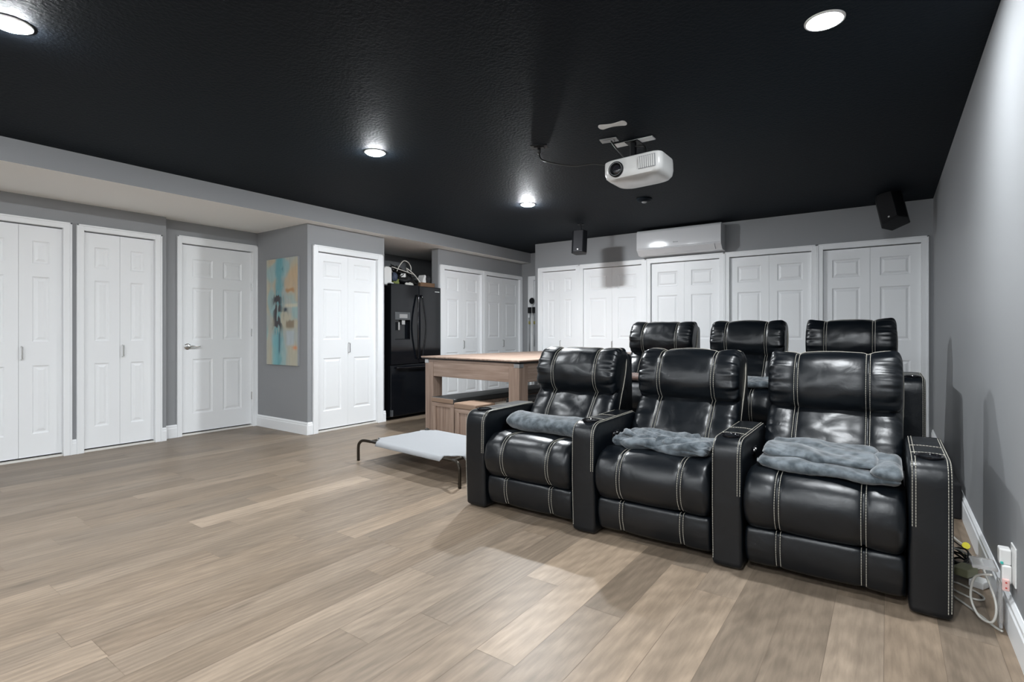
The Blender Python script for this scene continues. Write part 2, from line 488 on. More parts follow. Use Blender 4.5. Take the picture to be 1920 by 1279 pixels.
# ------------------------------------------------------------------ panelled door leaves
def frame_xy(origin, u, n):
    """matrix: local x->u (along wall), local y->n (out of wall), local z->up"""
    u = Vector(u); n = Vector(n); z = Vector((0, 0, 1))
    m = Matrix.Identity(4)
    for i in range(3):
        m[i][0] = u[i]; m[i][1] = n[i]; m[i][2] = z[i]; m[i][3] = origin[i]
    return m

ROWS = [(0.225, 0.815), (1.02, 1.585), (1.70, 1.895)]
def leaf_mesh(w, h, z0, cols, mat, thick=0.035, rows=ROWS, mar=0.075):
    """leaf from u=0..w, front face at n=0, moulded panels pressed into the front"""
    mb = MB()
    rows = [(a, c) for a, c in rows]
    if cols == 1: cells = [(mar, w - mar)]
    else: cells = [(0.115, w / 2 - 0.055), (w / 2 + 0.055, w - 0.115)]
    us = sorted({0, w} | {c for q in cells for c in q}); zs = sorted({z0, z0 + h} | {r for q in rows for r in q})
    def P(u, d, z): return mat @ Vector((u, d, z))
    for i in range(len(us) - 1):
        for j in range(len(zs) - 1):
            u0, u1, za, zb = us[i], us[i + 1], zs[j], zs[j + 1]
            if any(abs(u0 - c[0]) < 1e-6 for c in cells) and any(abs(za - r[0]) < 1e-6 for r in rows):
                rings = [(0, 0), (0.010, -0.007), (0.020, -0.008), (0.040, -0.0015)]
                vs = []; fs = []
                for ins, d in rings:
                    vs += [P(u0 + ins, d, za + ins), P(u1 - ins, d, za + ins), P(u1 - ins, d, zb - ins), P(u0 + ins, d, zb - ins)]
                for r in range(len(rings) - 1):
                    for q in range(4):
                        fs.append((r * 4 + q, r * 4 + (q + 1) % 4, r * 4 + 4 + (q + 1) % 4, r * 4 + 4 + q))
                k = (len(rings) - 1) * 4
                fs.append((k, k + 1, k + 2, k + 3))
                mb.add(vs, fs)
            else:
                mb.add([P(u0, 0, za), P(u1, 0, za), P(u1, 0, zb), P(u0, 0, zb)], [(0, 1, 2, 3)])
    a, c = z0, z0 + h
    vs = [P(0, 0, a), P(w, 0, a), P(w, 0, c), P(0, 0, c), P(0, -thick, a), P(w, -thick, a), P(w, -thick, c), P(0, -thick, c)]
    mb.add(vs, [(0, 4, 5, 1), (1, 5, 6, 2), (2, 6, 7, 3), (3, 7, 4, 0), (4, 7, 6, 5)])
    return mb

door_no = [0]
def door(axis, plane, a0, a1, top, kind='bifold', split=None, casing=(0.057, 0.057, 0.062), handle=None, label='', sill=True, flip=False,
         recess=0.022, gap_bottom=0.03, casing_depth=0.016, leaf_top=None):
    """axis 'y': door in a wall at x=plane facing +x, a0..a1 along y.  axis 'x': wall at y=plane facing -y, a0..a1 along x."""
    door_no[0] += 1
    if axis == 'y': m0 = frame_xy((plane, a0, 0), (0, 1, 0), (1, 0, 0))
    else: m0 = frame_xy((a0, plane, 0), (1, 0, 0), (0, -1, 0))
    w = a1 - a0
    base = m0 @ Vector((w / 2, 0, 0))
    root = bpy.data.objects.new('door_%d' % door_no[0], None); COL.objects.link(root)
    root.location = base; root['kind'] = 'structure'; root['label'] = label
    back = m0 @ Matrix.Translation((0, -recess, 0))
    lt = (leaf_top or top - 0.012)
    lw = w - 0.008
    if kind == 'bifold':
        s = split if split is not None else w / 2
        for q0, q1 in ((0.004, s - 0.001), (s + 0.001, w - 0.004)):
            mm = back @ Matrix.Translation((q0, 0, 0))
            lf = part(leaf_mesh(q1 - q0, lt - gap_bottom, gap_bottom, 1, mm, mar=0.30 * (q1 - q0) if q1 - q0 < .33 else 0.085), 'door_leaf', M['white'], root, weld=True)
            if handle is not None and q0 <= handle <= q1:
                hb = MB()
                hz = 0.925
                hb.tube([back @ Vector((handle, 0.0, hz + 0.055)), back @ Vector((handle, 0.022, hz + 0.052)),
                         back @ Vector((handle, 0.022, hz - 0.052)), back @ Vector((handle, 0.0, hz - 0.055))], 0.006, 8)
                part(hb, 'door_handle', M['chrome'], lf, smooth='auto')
    else:
        mm = back @ Matrix.Translation((0.004, 0, 0))
        lf = part(leaf_mesh(lw, lt - gap_bottom, gap_bottom, 2, mm), 'door_leaf', M['white'], root, weld=True)
        if handle is not None:
            hb = MB()
            rot = back.to_3x3().to_4x4() @ Matrix.Rotation(-math.pi / 2, 4, 'X')
            hb.lathe([(0.033, 0), (0.033, 0.006), (0.026, 0.012), (0.012, 0.014), (0.012, 0.045), (0.0, 0.048)], back @ Vector((handle, 0, 0.95)), 24, rot)
            hb.tube([back @ Vector(p) for p in spline([(handle, 0.042, 0.95), (handle + 0.04, 0.045, 0.953), (handle + 0.08, 0.044, 0.948), (handle + 0.115, 0.040, 0.952)], 5)],
                    lambda t: 0.0095 - 0.003 * t, 10)
            part(hb, 'lever_handle', M['chrome'], lf, smooth='auto')
            for hz in (1.63, 1.10, 0.36):
                h2 = MB(); h2.tube([back @ Vector((lw + 0.006, 0.008, hz - 0.045)), back @ Vector((lw + 0.006, 0.008, hz + 0.045))], 0.007, 8)
                part(h2, 'hinge', M['chrome'], root, smooth='auto')
    # casing with an inner jamb
    cl, crr, ct = casing
    cb = MB()
    d = casing_depth
    cb.box(-cl, 0, 0, d, 0, top + ct, m0); cb.box(w, w + crr, 0, d, 0, top + ct, m0)
    cb.box(0, w, 0, d, top, top + ct, m0)
    if cl > 0.03: cb.box(-cl, -cl + 0.014, d, d + 0.006, 0, top + ct, m0)
    if crr > 0.03: cb.box(w + crr - 0.014, w + crr, d, d + 0.006, 0, top + ct, m0)
    cb.box(-cl, w + crr, d, d + 0.006, top + ct - 0.014, top + ct, m0)
    cb.box(-0.001, 0.003, -0.11, d, 0, top, m0); cb.box(w - 0.003, w + 0.001, -0.11, d, 0, top, m0)
    cb.box(0, w, -0.11, d, top - 0.003, top, m0)
    part(cb, 'door_casing', M['white'], root, bevel=0.003)
    if sill:
        part(MB().box(0.003, w - 0.003, -0.07, 0.004, 0, 0.016, m0), 'threshold', M['threshold'], root, bevel=0.003)
    part(MB().box(0.003, w - 0.003, -0.11, -0.105, 0, top, m0), 'door_backing', M['dark_gap'], root)  # dark sheet painting the shade seen through gaps round the leaf
    return root

door('y', X1, 0.92, 1.509, 2.035, split=0.295, handle=0.314, casing=(0.057, 0.057, 0.05), label='leftmost white bifold closet door, cut off by the picture edge')
door('y', X1, 1.651, 2.232, 2.035, split=0.29, handle=0.312, casing=(0.051, 0.057, 0.05), label='second white bifold closet door from the left')
door('y', X3, 2.512, 3.28, 2.05, kind='hinged', handle=0.068, casing=(0.045, 0.054, 0.075), label='white six-panel hinged door with nickel lever handle', casing_depth=0.014)
door('y', X4, 3.455, 4.288, 1.992, split=0.415, handle=0.43, casing=(0.060, 0.075, 0.063), label='white bifold closet door between the painting and the refrigerator')
door('y', XC, 5.50, 6.345, 2.0, split=0.42, handle=0.45, casing=(0.085, 0.055, 0.055), label='white bifold closet door just beyond the refrigerator')
door('y', XC, 6.455, 7.385, 2.0, split=0.46, handle=0.48, casing=(0.055, 0.055, 0.055), label='white bifold closet door at the far left end')
door('x', YE, -4.86, -4.42, 1.985, kind='hinged', handle=None, casing=(0.10, 0.06, 0.065), label='narrow white door at the end of the passage, behind the poles')
bl = ['first white bifold door from the left in the back row, the narrowest', 'second white bifold door from the left in the back row, below the small speaker',
      'third white bifold door from the left in the back row, below the air conditioner', 'fourth white bifold door from the left in the back row, behind the middle rear headrest',
      'rightmost white bifold door in the back row, below the tilted speaker']
hs = [0.305, 0.44, None, None, None]
for i, (a, c) in enumerate(op_back):
    cl = 0.068 if i == 0 else (a - op_back[i - 1][1]) / 2
    cr_ = 0.057 if i == 4 else (op_back[i + 1][0] - c) / 2
    door('x', YB, a, c, DT, split=(c - a) / 2, handle=hs[i], casing=(cl, cr_, 0.058), label=bl[i], casing_depth=0.014)

# ------------------------------------------------------------------ baseboards
def baseboard(name, axis, plane, sgn, a0, a1, h=0.135):
    prof = [(0, 0), (0.016, 0), (0.016, h - 0.035), (0.012, h - 0.028), (0.012, h - 0.014), (0.006, h - 0.004), (0.004, h), (0, h)]
    mb = MB()
    if axis == 'y': mb.prism([(plane + sgn * d, z) for d, z in prof], a0, a1, 'y')
    else: mb.prism([(plane + sgn * d, z) for d, z in prof], a0, a1, 'x')
    return structure(mb.build(name, M['white'], bevel=0.0015))
baseboard('baseboard_right', 'y', XR, -1, YF, 2.60)
baseboard('baseboard_right_far', 'y', XR, -1, 2.60, YB)
baseboard('baseboard_left', 'y', X1, 1, 1.566, 1.600)
baseboard('baseboard_left_step', 'y', X1, 1, 2.289, 2.33)
baseboard('baseboard_left_entry', 'y', X3, 1, 2.33, 2.467)
baseboard('baseboard_left_near', 'y', X1, 1, YF, 0.86)
baseboard('baseboard_closet_side', 'x', YBS, -1, X3 + 0.002, X4 + 0.016)
baseboard('baseboard_closet_front', 'y', X4, 1, YBS, 3.394)
baseboard('baseboard_closet_end', 'y', X4, 1, 4.363, 4.41)
baseboard('baseboard_front', 'x', YF, 1, -6.2, XR)
# chair-rail height seam strip on the wall beside the entry door
structure(MB().box(X3, X3 + 0.004, 2.34, 2.467, 0.795, 0.80).build('trim_1', M['wall']))

# ------------------------------------------------------------------ lamps
lamp_labels = ['round recessed ceiling light at the top left corner of the picture',
               'round recessed ceiling light above the recliners at the top right',
               'round recessed ceiling light between the corner one and the farthest one',
               'round recessed ceiling light farthest away, left of the projector']
def ceiling_lamp(x, y, label, lens_mat, bulge=1.0):
    t = thing('recessed_ceiling_light', label, 'ceiling light', (x, y, H), 'recessed ceiling lights')
    a = MB(); a.lathe([(0.066, 0), (0.078, -0.0005), (0.077, -0.005), (0.069, -0.007), (0.065, -0.004)], (x, y, H), 40)
    part(a, 'trim_ring', M['white_plastic'], t, smooth='auto')
    c = MB(); c.lathe([(0.064, -0.006), (0.062, -0.006 - 0.005 * bulge), (0.050, -0.006 - 0.0105 * bulge), (0.028, -0.006 - 0.0135 * bulge), (0.008, -0.006 - 0.014 * bulge)], (x, y, H), 40)
    part(c, 'lens', lens_mat, t, smooth='auto')
    return t
for i, (x, y) in enumerate(LAMP_SPOTS):
    ceiling_lamp(x, y, lamp_labels[i] if i < 4 else LAMP_BEHIND[i - 4], M['lamps'][i], 0.15 if i == 1 else 1.0)

# ------------------------------------------------------------------ riser under the rear recliners
RZ = 0.205
r_ = MB().box(-2.40, XR - 0.017, 4.05, 5.75, 0.0, RZ).build('floor_riser', M['riser'], bevel=0.01)
structure(r_, 'low black platform under the rear recliners')

# ------------------------------------------------------------------ cushions
def rounded(prof, r, seg=6):
    """round the corners of a polygon of (a,b[,radius])"""
    out = []; k = len(prof)
    for i in range(k):
        p0 = Vector(prof[i - 1][:2]); p = Vector(prof[i][:2]); p1 = Vector(prof[(i + 1) % k][:2])
        rr = prof[i][2] if len(prof[i]) > 2 else r
        a = (p0 - p).normalized(); c = (p1 - p).normalized()
        ang = a.angle(c); d = min(rr / math.tan(ang / 2), (p0 - p).length * .49, (p1 - p).length * .49)
        s, e = p + a * d, p + c * d
        for j in range(seg + 1):
            t = j / seg
            out.append((1 - t) ** 2 * s + 2 * t * (1 - t) * p + t * t * e)
    return out

def resample(poly, nseg):
    L = [0]
    k = len(poly)
    for i in range(k): L.append(L[-1] + (poly[(i + 1) % k] - poly[i]).length)
    out = []
    j = 0
    for q in range(nseg):
        s = L[-1] * q / nseg
        while L[j + 1] < s: j += 1
        t = (s - L[j]) / max(1e-9, L[j + 1] - L[j])
        out.append(poly[j % k].lerp(poly[(j + 1) % k], t))
    return out, L[-1]

class Cushion:
    """a stuffed form: closed (y,z) profile carried along x, rounded off at both ends"""
    def __init__(self, x0, x1, prof, r, n=96, seams=(), puff=0.0, pleat=0.0, wrinkle=0.0, seam_depth=0.006, seed=0):
        self.x0, self.x1, self.r = x0, x1, r
        self.P, self.per = resample(prof, n)
        self.n = n
        self.c = sum(self.P, Vector((0, 0))) / n
        self.hy = (max(p[0] for p in self.P) - min(p[0] for p in self.P)) / 2
        self.hz = (max(p[1] for p in self.P) - min(p[1] for p in self.P)) / 2
        self.c = Vector(((max(p[0] for p in self.P) + min(p[0] for p in self.P)) / 2, (max(p[1] for p in self.P) + min(p[1] for p in self.P)) / 2))
        self.N = []
        for i in range(n):
            t = self.P[(i + 1) % n] - self.P[i - 1]
            nn = Vector((t[1], -t[0])).normalized()
            if nn.dot(self.P[i] - self.c) < 0: nn = -nn
            self.N.append(nn)
        # consistent orientation
        self.seams, self.puff, self.pleat, self.wrinkle, self.sd, self.seed = seams, puff, pleat, wrinkle, seam_depth, seed
    def pt(self, x, i, lift=0.0):
        i %= self.n
        t = min(x - self.x0, self.x1 - x)
        d = 0.0
        if t < self.r:
            q = 1 - max(0, t) / self.r
            d = self.r * (1 - math.sqrt(max(0, 1 - q * q)))
        p, nn = self.P[i], self.N[i]
        sy = max(0.05, 1 - d / self.hy); sz = max(0.05, 1 - d / self.hz)
        y = self.c[0] + (p[0] - self.c[0]) * sy; z = self.c[1] + (p[1] - self.c[1]) * sz
        off = lift
        w = self.x1 - self.x0
        edges = [self.x0] + list(self.seams) + [self.x1]
        if self.puff:
            for a, c in zip(edges[:-1], edges[1:]):
                if a <= x <= c:
                    off += self.puff * math.sin(math.pi * (x - a) / (c - a)) ** 0.6 if c > a else 0
        for s in self.seams:
            off -= self.sd * math.exp(-((x - s) / 0.012) ** 2)
        if self.pleat:
            ang = i / self.n * self.per
            e = min(x - self.x0, self.x1 - x)
            side = 0 if x - self.x0 < self.x1 - x else 5
            k = noise.noise(Vector((ang * 22, side, self.seed * 3.1))) + 0.6 * noise.noise(Vector((ang * 47, side + 2, self.seed)))
            off += self.pleat * k * math.exp(-max(0, e - 0.02) / 0.05) * min(1, e / 0.015 + .25)
        if self.wrinkle:
            v = Vector((x * 5.5, p[0] * 9 + self.seed * 2.3, p[1] * 9))
            off += self.wrinkle * (noise.noise(v) + 0.5 * noise.noise(v * 2.3)) * min(1, t / 0.03)
        return Vector((x, y + nn[0] * off, z + nn[1] * off))
    def stations(self, dx=0.0125):
        xs = set()
        for k in range(9):
            a = self.r * (1 - math.cos(math.pi / 2 * k / 8))
            xs.add(round(self.x0 + a, 5)); xs.add(round(self.x1 - a, 5))
        m = int((self.x1 - self.x0 - 2 * self.r) / dx)
        for k in range(1, m):
            xs.add(round(self.x0 + self.r + (self.x1 - self.x0 - 2 * self.r) * k / m, 5))
        for s in self.seams:
            for d in (-0.014, -0.008, -0.004, 0, 0.004, 0.008, 0.014): xs.add(round(s + d, 5))
        return sorted(xs)
    def mesh(self, dx=0.0125):
        mb = MB(); xs = self.stations(dx); vs = []; fs = []; n = self.n
        for x in xs:
            for i in range(n): vs.append(self.pt(x, i))
        for j in range(len(xs) - 1):
            for i in range(n):
                fs.append((j * n + i, j * n + (i + 1) % n, (j + 1) * n + (i + 1) % n, (j + 1) * n + i))
        for j, x in ((0, xs[0]), (len(xs) - 1, xs[-1])):
            k = len(vs); vs.append(Vector((x, self.c[0], self.c[1])))
            for i in range(n): fs.append((j * n + i, j * n + (i + 1) % n, k))
        mb.add(vs, fs)
        return mb
    def idx(self, keep):
        """indices along the profile (contiguous run) whose point satisfies keep(y,z)"""
        ok = [keep(p[0], p[1]) for p in self.P]
        n = self.n
        best = []
        for s in range(n):
            if ok[s] and not ok[s - 1]:
                run = []; i = s
                while ok[i % n] and len(run) < n: run.append(i % n); i += 1
                if len(run) > len(best): best = run
        if not best and all(ok): best = list(range(n)) + [0]
        return best
    def stitch(self, mb, x, keep, lift=0.0015, r=0.0014, dash=0.0085, gap=0.0028):
        run = self.idx(keep)
        if len(run) < 2: return
        path = [self.pt(x, i, lift) for i in run]
        dashes(mb, path, r, dash, gap)

def dashes(mb, path, r=0.0014, dash=0.0085, gap=0.0028):
    L = [0]
    for a, c in zip(path[:-1], path[1:]): L.append(L[-1] + (c - a).length)
    def at(s):
        s = max(0, min(L[-1], s)); j = 0
        while j < len(L) - 2 and L[j + 1] < s: j += 1
        t = (s - L[j]) / max(1e-9, L[j + 1] - L[j])
        return path[j].lerp(path[j + 1], t)
    s = 0
    while s < L[-1] - dash:
        mb.tube([at(s), at(s + dash / 2), at(s + dash)], r, 5)
        s += dash + gap

SEATS = [(-2.033, -1.427), (-1.280, -0.680), (-0.537, 0.063)]
ARMS = [(-2.190, -2.037), (-1.423, -1.284), (-0.676, -0.541), (0.067, 0.203)]

def recliner_row(label):
    t = thing('recliner_row', label, 'theater recliner row', (-0.99, 3.0, 0), 'rows of three theater recliners')
    P2 = lambda L: [Vector(p) for p in L]
    arm_prof = rounded([(2.575, 0.012, 0.01), (2.562, 0.300, 0.3), (2.566, 0.604, 0.085), (3.15, 0.608, 0.04), (3.18, 0.50, 0.05), (3.20, 0.012, 0.01)], 0.02)
    for k, (a, c) in enumerate(ARMS):
        cu = Cushion(a, c, arm_prof, 0.016, n=150, puff=0.0035, seed=k)
        arm = part(cu.mesh(0.02), 'armrest', M['leather'], t, smooth=True)
        top = lambda y, z: (y < 2.60 and z > 0.03) or (z > 0.56 and y < 3.13)
        inner = lambda y, z: (y < 2.60 and z > 0.34) or (z > 0.56 and y < 3.13)
        runs = [[(c - 0.008, inner), (c - 0.019, inner)], [(a + 0.006, top)]]
        if k == 3: runs = [[(a + 0.011, inner), (a + 0.022, inner)], [(c - 0.006, top), (c - 0.016, top)]]
        for run in runs:
            st = MB()
            for xx, keep in run: cu.stitch(st, xx, keep, r=0.0015)
            part(st, 'stitching', M['thread'], arm)
        for yy in (2.728, 2.885):      # two seams across the top
            path = []
            for q in range(13):
                x = a + 0.012 + (c - a - 0.024) * q / 12
                i = min(range(cu.n), key=lambda i: abs(cu.P[i][0] - yy) + (0 if cu.P[i][1] > .55 else 9))
                p = cu.pt(x, i, 0.0015); p.y = yy + 0.006 * math.sin(math.pi * q / 12); path.append(p)
            st = MB(); dashes(st, path, 0.0015)
            part(st, 'stitching', M['thread'], arm)
        # cup holder
        cx, cy = (a + c) / 2, 2.662
        cz = 0.6085
        cb = MB(); cb.lathe([(0.047, -0.004), (0.049, 0.004), (0.045, 0.0065), (0.038, 0.005), (0.035, -0.002), (0.032, -0.003), (0.0, -0.0035)], (cx, cy, cz), 32)
        part(cb, 'cup_holder', M['black_gloss'], arm, smooth='auto')
        if k < 3:       # control pad on the inner face of the arm, beside the seat
            pb = MB(); pb.box(c + 0.0005, c + 0.006, 2.79, 2.87, 0.500, 0.535)
            pad = part(pb, 'control_panel', M['black_gloss'], arm, bevel=0.003)
            bb = MB()
            for by in (2.81, 2.85): bb.lathe([(0.010, 0), (0.010, 0.003), (0.007, 0.0045)], (c + 0.006, by, 0.518), 16, Matrix.Rotation(math.pi / 2, 4, 'Y'))
            part(bb, 'control_button', M['chrome'], arm, smooth='auto')
    for k, (a, c) in enumerate(SEATS):
        mid = (a + c) / 2; seams = (mid - 0.158, mid + 0.158)
        part(MB().box(a + 0.002, c - 0.002, 2.70, 3.44, 0.015, 0.25), 'seat_base', M['black_plastic'], t)
        # lower footrest pad
        fp = rounded([(2.605, 0.048, 0.03), (2.575, 0.13, 0.2), (2.585, 0.213, 0.02), (2.69, 0.213, 0.02), (2.69, 0.048, 0.02)], 0.02)
        fc = Cushion(a + 0.003, c - 0.003, fp, 0.022, n=80, seams=seams, puff=0.005, pleat=0.002, wrinkle=0.001, seed=k + 3)
        fo_ = part(fc.mesh(), 'footrest', M['leather'], t, smooth=True)
        for s in seams:
            st = MB()
            for d in (-0.0085, 0.0085): fc.stitch(st, s + d, lambda y, z: y < 2.62 and z > 0.055, 0.001)
            part(st, 'stitching', M['thread'], fo_)
        # seat cushion
        sp_ = spline([(2.63, 0.218), (2.565, 0.250), (2.540, 0.310), (2.542, 0.375), (2.575, 0.435), (2.64, 0.468), (2.76, 0.468), (2.95, 0.440), (3.16, 0.425), (3.20, 0.33), (3.16, 0.222), (2.9, 0.216)], 8, True)
        sc_ = Cushion(a + 0.002, c - 0.002, sp_, 0.035, n=130, seams=seams, puff=0.008, pleat=0.004, wrinkle=0.002, seed=k + 9)
        so_ = part(sc_.mesh(), 'seat_cushion', M['leather'], t, smooth=True)
        for s in seams:
            st = MB()
            for d in (-0.0085, 0.0085): sc_.stitch(st, s + d, lambda y, z: (y < 2.63 and z > 0.225) or (z > 0.42 and y < 3.1), 0.001)
            part(st, 'stitching', M['thread'], so_)
        # back shell with piping
        shp = rounded([(3.26, 0.25, 0.03), (3.385, 0.955, 0.05), (3.47, 0.955, 0.04), (3.49, 0.25, 0.03)], 0.03)
        sh = Cushion(a + 0.022, c - 0.016, shp, 0.02, n=70, seed=k)
        sho = part(sh.mesh(0.05), 'back_shell', M['leather'], t, smooth=True)
        # lower back cushion
        bp_ = spline([(3.02, 0.425), (3.015, 0.49), (3.055, 0.56), (3.120, 0.635), (3.190, 0.71), (3.27, 0.755), (3.36, 0.74), (3.38, 0.60), (3.36, 0.42), (3.20, 0.385)], 8, True)
        bc = Cushion(a + 0.002, c - 0.002, bp_, 0.05, n=110, seams=seams, puff=0.012, pleat=0.010, wrinkle=0.009, seed=k + 20)
        bo = part(bc.mesh(), 'back_cushion', M['leather'], t, smooth=True)
        for s in seams:
            st = MB()
            for d in (-0.0085, 0.0085): bc.stitch(st, s + d, lambda y, z: y < 3.26 and z > 0.44, 0.001)
            part(st, 'stitching', M['thread'], bo)
        # headrest
        hp = spline([(3.215, 0.690), (3.150, 0.735), (3.130, 0.810), (3.150, 0.895), (3.205, 0.965), (3.290, 0.988), (3.375, 0.965), (3.410, 0.88), (3.400, 0.77), (3.34, 0.700)], 9, True)
        hc = Cushion(a + 0.004, c - 0.001, hp, 0.042, n=140, seams=seams, puff=0.010, pleat=0.022, wrinkle=0.006, seed=k + 31)
        ho = part(hc.mesh(0.010), 'headrest', M['leather'], t, smooth=True)
        for s in seams:
            st = MB()
            for d in (-0.0085, 0.0085): hc.stitch(st, s + d, lambda y, z: y < 3.30 and z > 0.70, 0.001)
            part(st, 'stitching', M['thread'], ho)
        # beige piping round the right edge of the back
        pp = spline([(c - 0.030, 3.33, 0.972), (c - 0.006, 3.335, 0.93), (c + 0.002, 3.315, 0.86), (c + 0.002, 3.28, 0.76), (c - 0.002, 3.24, 0.66), (c - 0.004, 3.20, 0.56), (c - 0.004, 3.18, 0.50)], 6)
        pb = MB(); pb.tube(pp, 0.0035, 6)
        tp = [hc.pt(a + 0.02 + (c - a - 0.04) * q / 40, min(hc.idx(lambda y, z: z > 0.93), key=lambda i: abs(hc.P[i][0] - 3.31)), 0.001) for q in range(41)]
        pb.tube(tp, 0.0022, 5)
        part(pb, 'piping', M['piping'], sho, smooth=True)
    return t

row1 = recliner_row('front row of three joined black leather recliners with folded grey blankets on the seats')

def copy_tree(o, parent=None):
    c = o.copy(); COL.objects.link(c); c.parent = parent
    if parent is not None: c.matrix_parent_inverse = o.matrix_parent_inverse.copy()
    for ch in list(o.children): copy_tree(ch, c)
    return c
row2 = copy_tree(row1)
row2.location = (-0.99 - 0.005, 3.0 + 1.65, RZ)
row2['label'] = 'rear row of three joined black leather recliners standing on the low black platform'

# ------------------------------------------------------------------ blankets
def blanket_layer(x0, x1, prof, r, seed, amp, freq=(7, 14), n=120, dx=0.009, skew=0.0, drop=None, shear=0.6):
    cu = Cushion(x0, x1, prof, r, n=n, seed=seed)
    xs = cu.stations(dx); mb = MB(); vs = []; fs = []
    for x in xs:
        for i in range(n):
            p = cu.pt(x, i); nn = cu.N[i]
            v = Vector((x * freq[0], (p.y + shear * x) * freq[1] + seed * 4.7, p.z * freq[1]))
            w = Vector((noise.noise(v * 0.5 + Vector((9, 3, 1))), noise.noise(v * 0.5 + Vector((2, 8, 5))), 0)) * 0.9
            q = noise.noise(v + w)
            off = amp * (1.5 * q - 0.2) + amp * 0.22 * noise.noise(v * 3.1)
            fine = noise.noise(Vector((x * 60, p.y * 60, p.z * 60 + seed)))
            off += 0.0016 * fine
            p = p + Vector((0, nn[0] * off, nn[1] * off))
            p.y += skew * (x - (x0 + x1) / 2)
            if drop: p.z += drop(p.x, p.y)
            vs.append(p)
    for j in range(len(xs) - 1):
        for i in range(n):
            fs.append((j * n + i, j * n + (i + 1) % n, (j + 1) * n + (i + 1) % n, (j + 1) * n + i))
    for j in (0, len(xs) - 1):
        k = len(vs); vs.append(sum((vs[j * n + i] for i in range(n)), Vector()) / n)
        for i in range(n): fs.append((j * n + i, j * n + (i + 1) % n, k))
    mb.add(vs, fs); return mb

def blanket(label, layers, mat):
    mb = MB()
    for L in layers:
        q = blanket_layer(**L); mb.add(q.v, q.f)
    lo = min(p[2] for p in mb.v); cx = sum(p[0] for p in mb.v) / len(mb.v); cy = sum(p[1] for p in mb.v) / len(mb.v)
    mb.v = [(p[0] - cx, p[1] - cy, p[2] - lo) for p in mb.v]
    o = mb.build('folded_blanket', mat, smooth=True); o.location = (cx, cy, lo)
    return tag(o, label, 'blanket', 'blankets on the recliner seats')

def ell(cy, cz, ry, rz, p=2.0, n=40):
    out = []
    for i in range(n):
        a = 2 * math.pi * i / n; c_, s_ = math.cos(a), math.sin(a)
        out.append(Vector((cy + ry * abs(c_) ** (2 / p) * (1 if c_ > 0 else -1), cz + rz * abs(s_) ** (2 / p) * (1 if s_ > 0 else -1))))
    return out

blanket('slate grey plush blanket rolled into a neat bolster on the left front seat',
        [dict(x0=-2.025, x1=-1.44, prof=ell(2.83, 0.527, 0.110, 0.058), r=0.055, seed=1, amp=0.008, freq=(4, 9), skew=-0.05)], M['plush'])
blanket('slate grey plush blanket crumpled loosely across the middle front seat',
        [dict(x0=-1.22, x1=-0.70, prof=ell(2.96, 0.500, 0.15, 0.028, 3), r=0.026, seed=2, amp=0.014, freq=(5, 9)),
         dict(x0=-1.245, x1=-0.72, prof=ell(2.755, 0.505, 0.095, 0.034, 2.4), r=0.032, seed=5, amp=0.026, freq=(3.5, 22), skew=-0.13, shear=-0.5),
         dict(x0=-1.20, x1=-0.80, prof=ell(2.79, 0.540, 0.075, 0.022, 2.2), r=0.022, seed=8, amp=0.022, freq=(4, 26), skew=-0.02, shear=0.7),
         dict(x0=-1.00, x1=-0.71, prof=ell(2.74, 0.530, 0.080, 0.024, 2.2), r=0.022, seed=18, amp=0.020, freq=(5, 20), skew=-0.20, shear=-0.9)], M['plush'])
blanket('slate grey plush blanket folded in a thick soft slab on the right front seat',
        [dict(x0=-0.500, x1=0.045, prof=ell(2.83, 0.500, 0.225, 0.034, 3.2), r=0.032, seed=3, amp=0.014, freq=(5, 8), skew=-0.14),
         dict(x0=-0.485, x1=-0.03, prof=ell(2.86, 0.538, 0.200, 0.034, 2.8), r=0.032, seed=4, amp=0.016, freq=(5, 9), skew=-0.15),
         dict(x0=-0.060, x1=0.052, prof=ell(2.78, 0.525, 0.205, 0.042, 2.3), r=0.040, seed=14, amp=0.014, freq=(12, 9), skew=-0.16)], M['plush'])
blanket('brown plush blanket folded on the left rear seat, behind the gap between headrests',
        [dict(x0=-1.99, x1=-1.46, prof=ell(4.44, 0.706, 0.17, 0.032, 3), r=0.03, seed=6, amp=0.012)], M['brown_plush'])
blanket('slate grey plush blanket folded on the middle rear seat, seen between front headrests',
        [dict(x0=-1.25, x1=-0.70, prof=ell(4.44, 0.710, 0.18, 0.036, 3), r=0.03, seed=12, amp=0.014)], M['plush'])

# ------------------------------------------------------------------ table
ang = math.radians(-6)
TL, TW, TZ = 2.75, 1.47, 0.835
A = Vector((-4.30, 4.26, 0))
TM = Matrix.Translation(A) @ Matrix.Rotation(ang, 4, 'Z')     # local x = width, y = length
cen = TM @ Vector((TW / 2, TL / 2, 0))
t = thing('games_table', 'large pale wood pool dining table with metal corner caps, left of the recliners', 'table', cen)
def tpart(name, boxes, mat, bevel=0.004, parent=None):
    """parts in table-local coordinates so the wood grain runs with the table"""
    mb = MB()
    for b_ in boxes: mb.box(*b_)
    o = mb.build(name, mat, t if parent is None else parent, bevel=bevel)
    if parent is None: o.matrix_local = Matrix.Translation(-Vector(cen)) @ TM
    return o
tp_ = tpart('tabletop', [(0, TW, 0, TL, TZ - 0.018, TZ)], M['wood_y'], 0.006)
tpart('tabletop_underlay', [(0.008, TW - 0.008, 0.008, TL - 0.008, TZ - 0.030, TZ - 0.018)], M['black_plastic'], 0.002)
ax = 0.035
for q in ((ax, TW - ax, ax, ax + 0.03), (ax, TW - ax, TL - ax - 0.03, TL - ax)): tpart('upper_apron', [(*q, 0.775, TZ - 0.030)], M['wood_x'])
